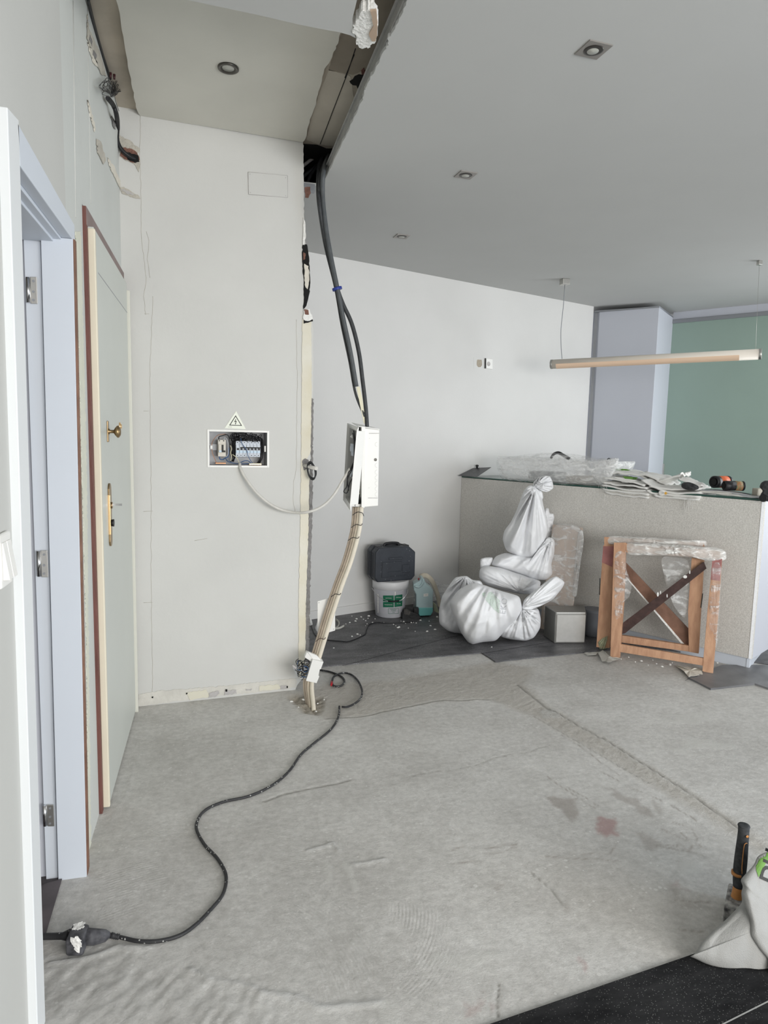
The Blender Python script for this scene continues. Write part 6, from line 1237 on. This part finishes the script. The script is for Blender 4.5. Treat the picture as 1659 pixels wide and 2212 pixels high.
# plaster crumbs
crumbs = [(797, 1331), (805, 1345), (790, 1352), (785, 1338), (770, 1337), (703, 1380), (721, 1400), (772, 1370), (778, 1372), (793, 1348), (872, 1344), (866, 1342), (884, 1344), (888, 1345), (893, 1345), (899, 1346), (908, 1340), (855, 1352), (862, 1355), (859, 1356), (882, 1357), (927, 1342), (923, 1364), (897, 1364), (944, 1333), (780, 1333), (760, 1331), (790, 1341), (768, 1342), (829, 1345), (1062, 1398), (940, 1360), (747, 1348), (795, 1336), (760, 1375), (1342, 1424), (1372, 1430), (1385, 1428), (1400, 1437), (1418, 1434), (1430, 1440), (1447, 1436), (1452, 1432), (1550, 1432), (1410, 1426), (1358, 1420), (930, 1352), (810, 1337), (850, 1349), (756, 1345), (876, 1347), (686, 1520), (630, 1516), (645, 1528), (683, 1537), (655, 1512), (700, 1512)]
def crumb(r, seed):
    r_ = random.Random(seed); V = []
    for k in range(7): an = 2*math.pi*k/7; q_ = r*(.6+.6*r_.random()); V.append(Vector((q_*math.cos(an)*1.3, q_*math.sin(an), 0)))
    V += [v*.6+Vector((0, 0, r*(.5+.4*r_.random()))) for v in V]
    me_ = bpy.data.meshes.new('plaster_crumb'); me_.from_pydata([tuple(v) for v in V], [], [tuple(range(6, -1, -1)), tuple(range(7, 14))]+[(i, (i+1) % 7, 7+(i+1) % 7, 7+i) for i in range(7)]); me_.materials.append(M_white_pl); return me_
cms = [crumb(.005, 1), crumb(.007, 2), crumb(.004, 3), crumb(.010, 4)]
for i, (x, y) in enumerate(crumbs):
    big = (x, y) in ((797, 1331), (872, 1344), (944, 1333), (1447, 1436), (862, 1355)); o = bpy.data.objects.new('plaster_crumb', cms[3 if big else i % 3]); COL.objects.link(o)
    near_floor = x < 700 and y > 1500
    o.location = G(x, y, .0 if near_floor else zt_); o.rotation_euler = (0, 0, rnd.uniform(0, 6))
    if near_floor: tag(o, 'small white plaster crumb beside the conduit hole in the screed', 'crumb', 'plaster crumbs around the conduit hole')
    elif x > 1300: tag(o, 'small white plaster crumb at the feet of the wooden frames', 'crumb', 'plaster crumbs at the wooden frames')
    else: tag(o, 'small white plaster crumb on the dark tiles around the bucket', 'crumb', 'plaster crumbs around the bucket')

# ================================================================== NEAR RIGHT: hammer and sack
hp0 = G(1586, 1975, 0)
hm = thing('club_hammer', 'hammer with black and orange handle standing on its head, lower right', 'hammer', hp0); HY = hp0.y-.0
HP = Plane(hp0, n=-VD)
hh = lambda x, y, o=0: HP.p(x, y, o)
P = [hh(1586, 1958), hh(1588, 1940), hh(1592, 1920)]
MB().tube([hh(1588, 1957), hh(1591, 1940), hh(1594, 1920), hh(1596, 1908)], [.0165, .0155, .0135, .013], 18).build('orange_shaft', M_orangeh, hm)
gp_ = spline([hh(1595, 1915), hh(1597, 1890), hh(1600, 1860), hh(1603, 1830), hh(1606, 1800), hh(1607, 1784)], 5); n_ = len(gp_)
MB().tube(gp_, [.0142+.0022*math.sin(i/n_*5.5)+.003*(i/n_) for i in range(n_)], 20).build('rubber_grip', M_ash, hm)
MB().lathe(hh(1607, 1784), [(.0165, 0), (.015, .003), (.008, .002)], (gp_[-1]-gp_[-2]).normalized(), 18).build('grip_end', M_ash, hm)
MB().tube(spline([hh(1603, 1888, .020), hh(1603, 1870, .020), hh(1607, 1830, .020), hh(1611, 1822, .018), hh(1614, 1822, .016)], 4), .0012, 5).build('orange_inlay', M_orangeh, hm)
MB().lathe(hh(1593, 1889), [(.0165, 0), (.0165, .008)], (gp_[3]-gp_[0]).normalized(), 18).build('orange_ring', M_orangeh, hm)
MB().lathe(hh(1614, 1807, .017), [(.004, 0), (.0045, .001), (.0025, .001)], HP.n, 6).build('orange_badge', M_orangeh, hm)
hc = hh(1582, 1968); MB().box(Vector((hc.x+.01, hc.y, .026)), (.12, .052, .055), Matrix.Rotation(.75, 3, 'Z')).build('hammer_head', M_hamm, hm, bevel=.006)
SP = Plane(G(1600, 2080, .0), n=(-.10, -.90, .42))
sk = [(1489, 2066), (1500, 2070), (1550, 2095), (1600, 2108), (1640, 2118), (1720, 2125), (1800, 2100), (1850, 1980), (1800, 1860), (1700, 1835), (1650, 1842), (1636, 1850), (1628, 1870), (1599, 1900), (1605, 1915), (1601, 1928), (1604, 1950), (1570, 1985), (1540, 2010), (1518, 2032), (1500, 2062)]
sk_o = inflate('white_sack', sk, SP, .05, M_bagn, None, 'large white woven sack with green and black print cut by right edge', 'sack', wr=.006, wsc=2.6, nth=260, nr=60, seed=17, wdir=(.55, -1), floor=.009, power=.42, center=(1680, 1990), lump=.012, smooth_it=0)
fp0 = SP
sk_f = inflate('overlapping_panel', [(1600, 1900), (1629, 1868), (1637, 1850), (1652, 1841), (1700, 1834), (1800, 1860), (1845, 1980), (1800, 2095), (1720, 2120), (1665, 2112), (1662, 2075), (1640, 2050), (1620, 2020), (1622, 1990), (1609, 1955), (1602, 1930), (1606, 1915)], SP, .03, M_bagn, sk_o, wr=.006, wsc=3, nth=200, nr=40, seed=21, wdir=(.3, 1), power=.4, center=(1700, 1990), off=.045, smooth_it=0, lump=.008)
sv = world_bvh(sk_f); un = SP.n; uu = SP.u if SP.u.x > 0 else -SP.u; vv = SP.v if SP.v.z > 0 else -SP.v
drape([SP.p(x, y) for x, y in [(1632, 1862), (1640, 1848), (1650, 1842), (1690, 1840), (1700, 1850), (1690, 1860), (1655, 1862), (1638, 1895), (1633, 1880)]], un, M_green, sk_f, 'green_print', sv, .0015, 6)
decal('DU', .06, SP.p(1664, 1872), (uu*.42+vv*.9).normalized(), (-uu*.9+vv*.42).normalized(), un, M_ink, sk_f, 'printed_letters', .002, sv, bold=.0012)

# default labels for structure parts keep clear of category
for o in bpy.data.objects:
    if o.parent is None and o.get('kind') == 'structure' and 'category' not in o: o['category'] = o.name.split('_')[0].split('.')[0]
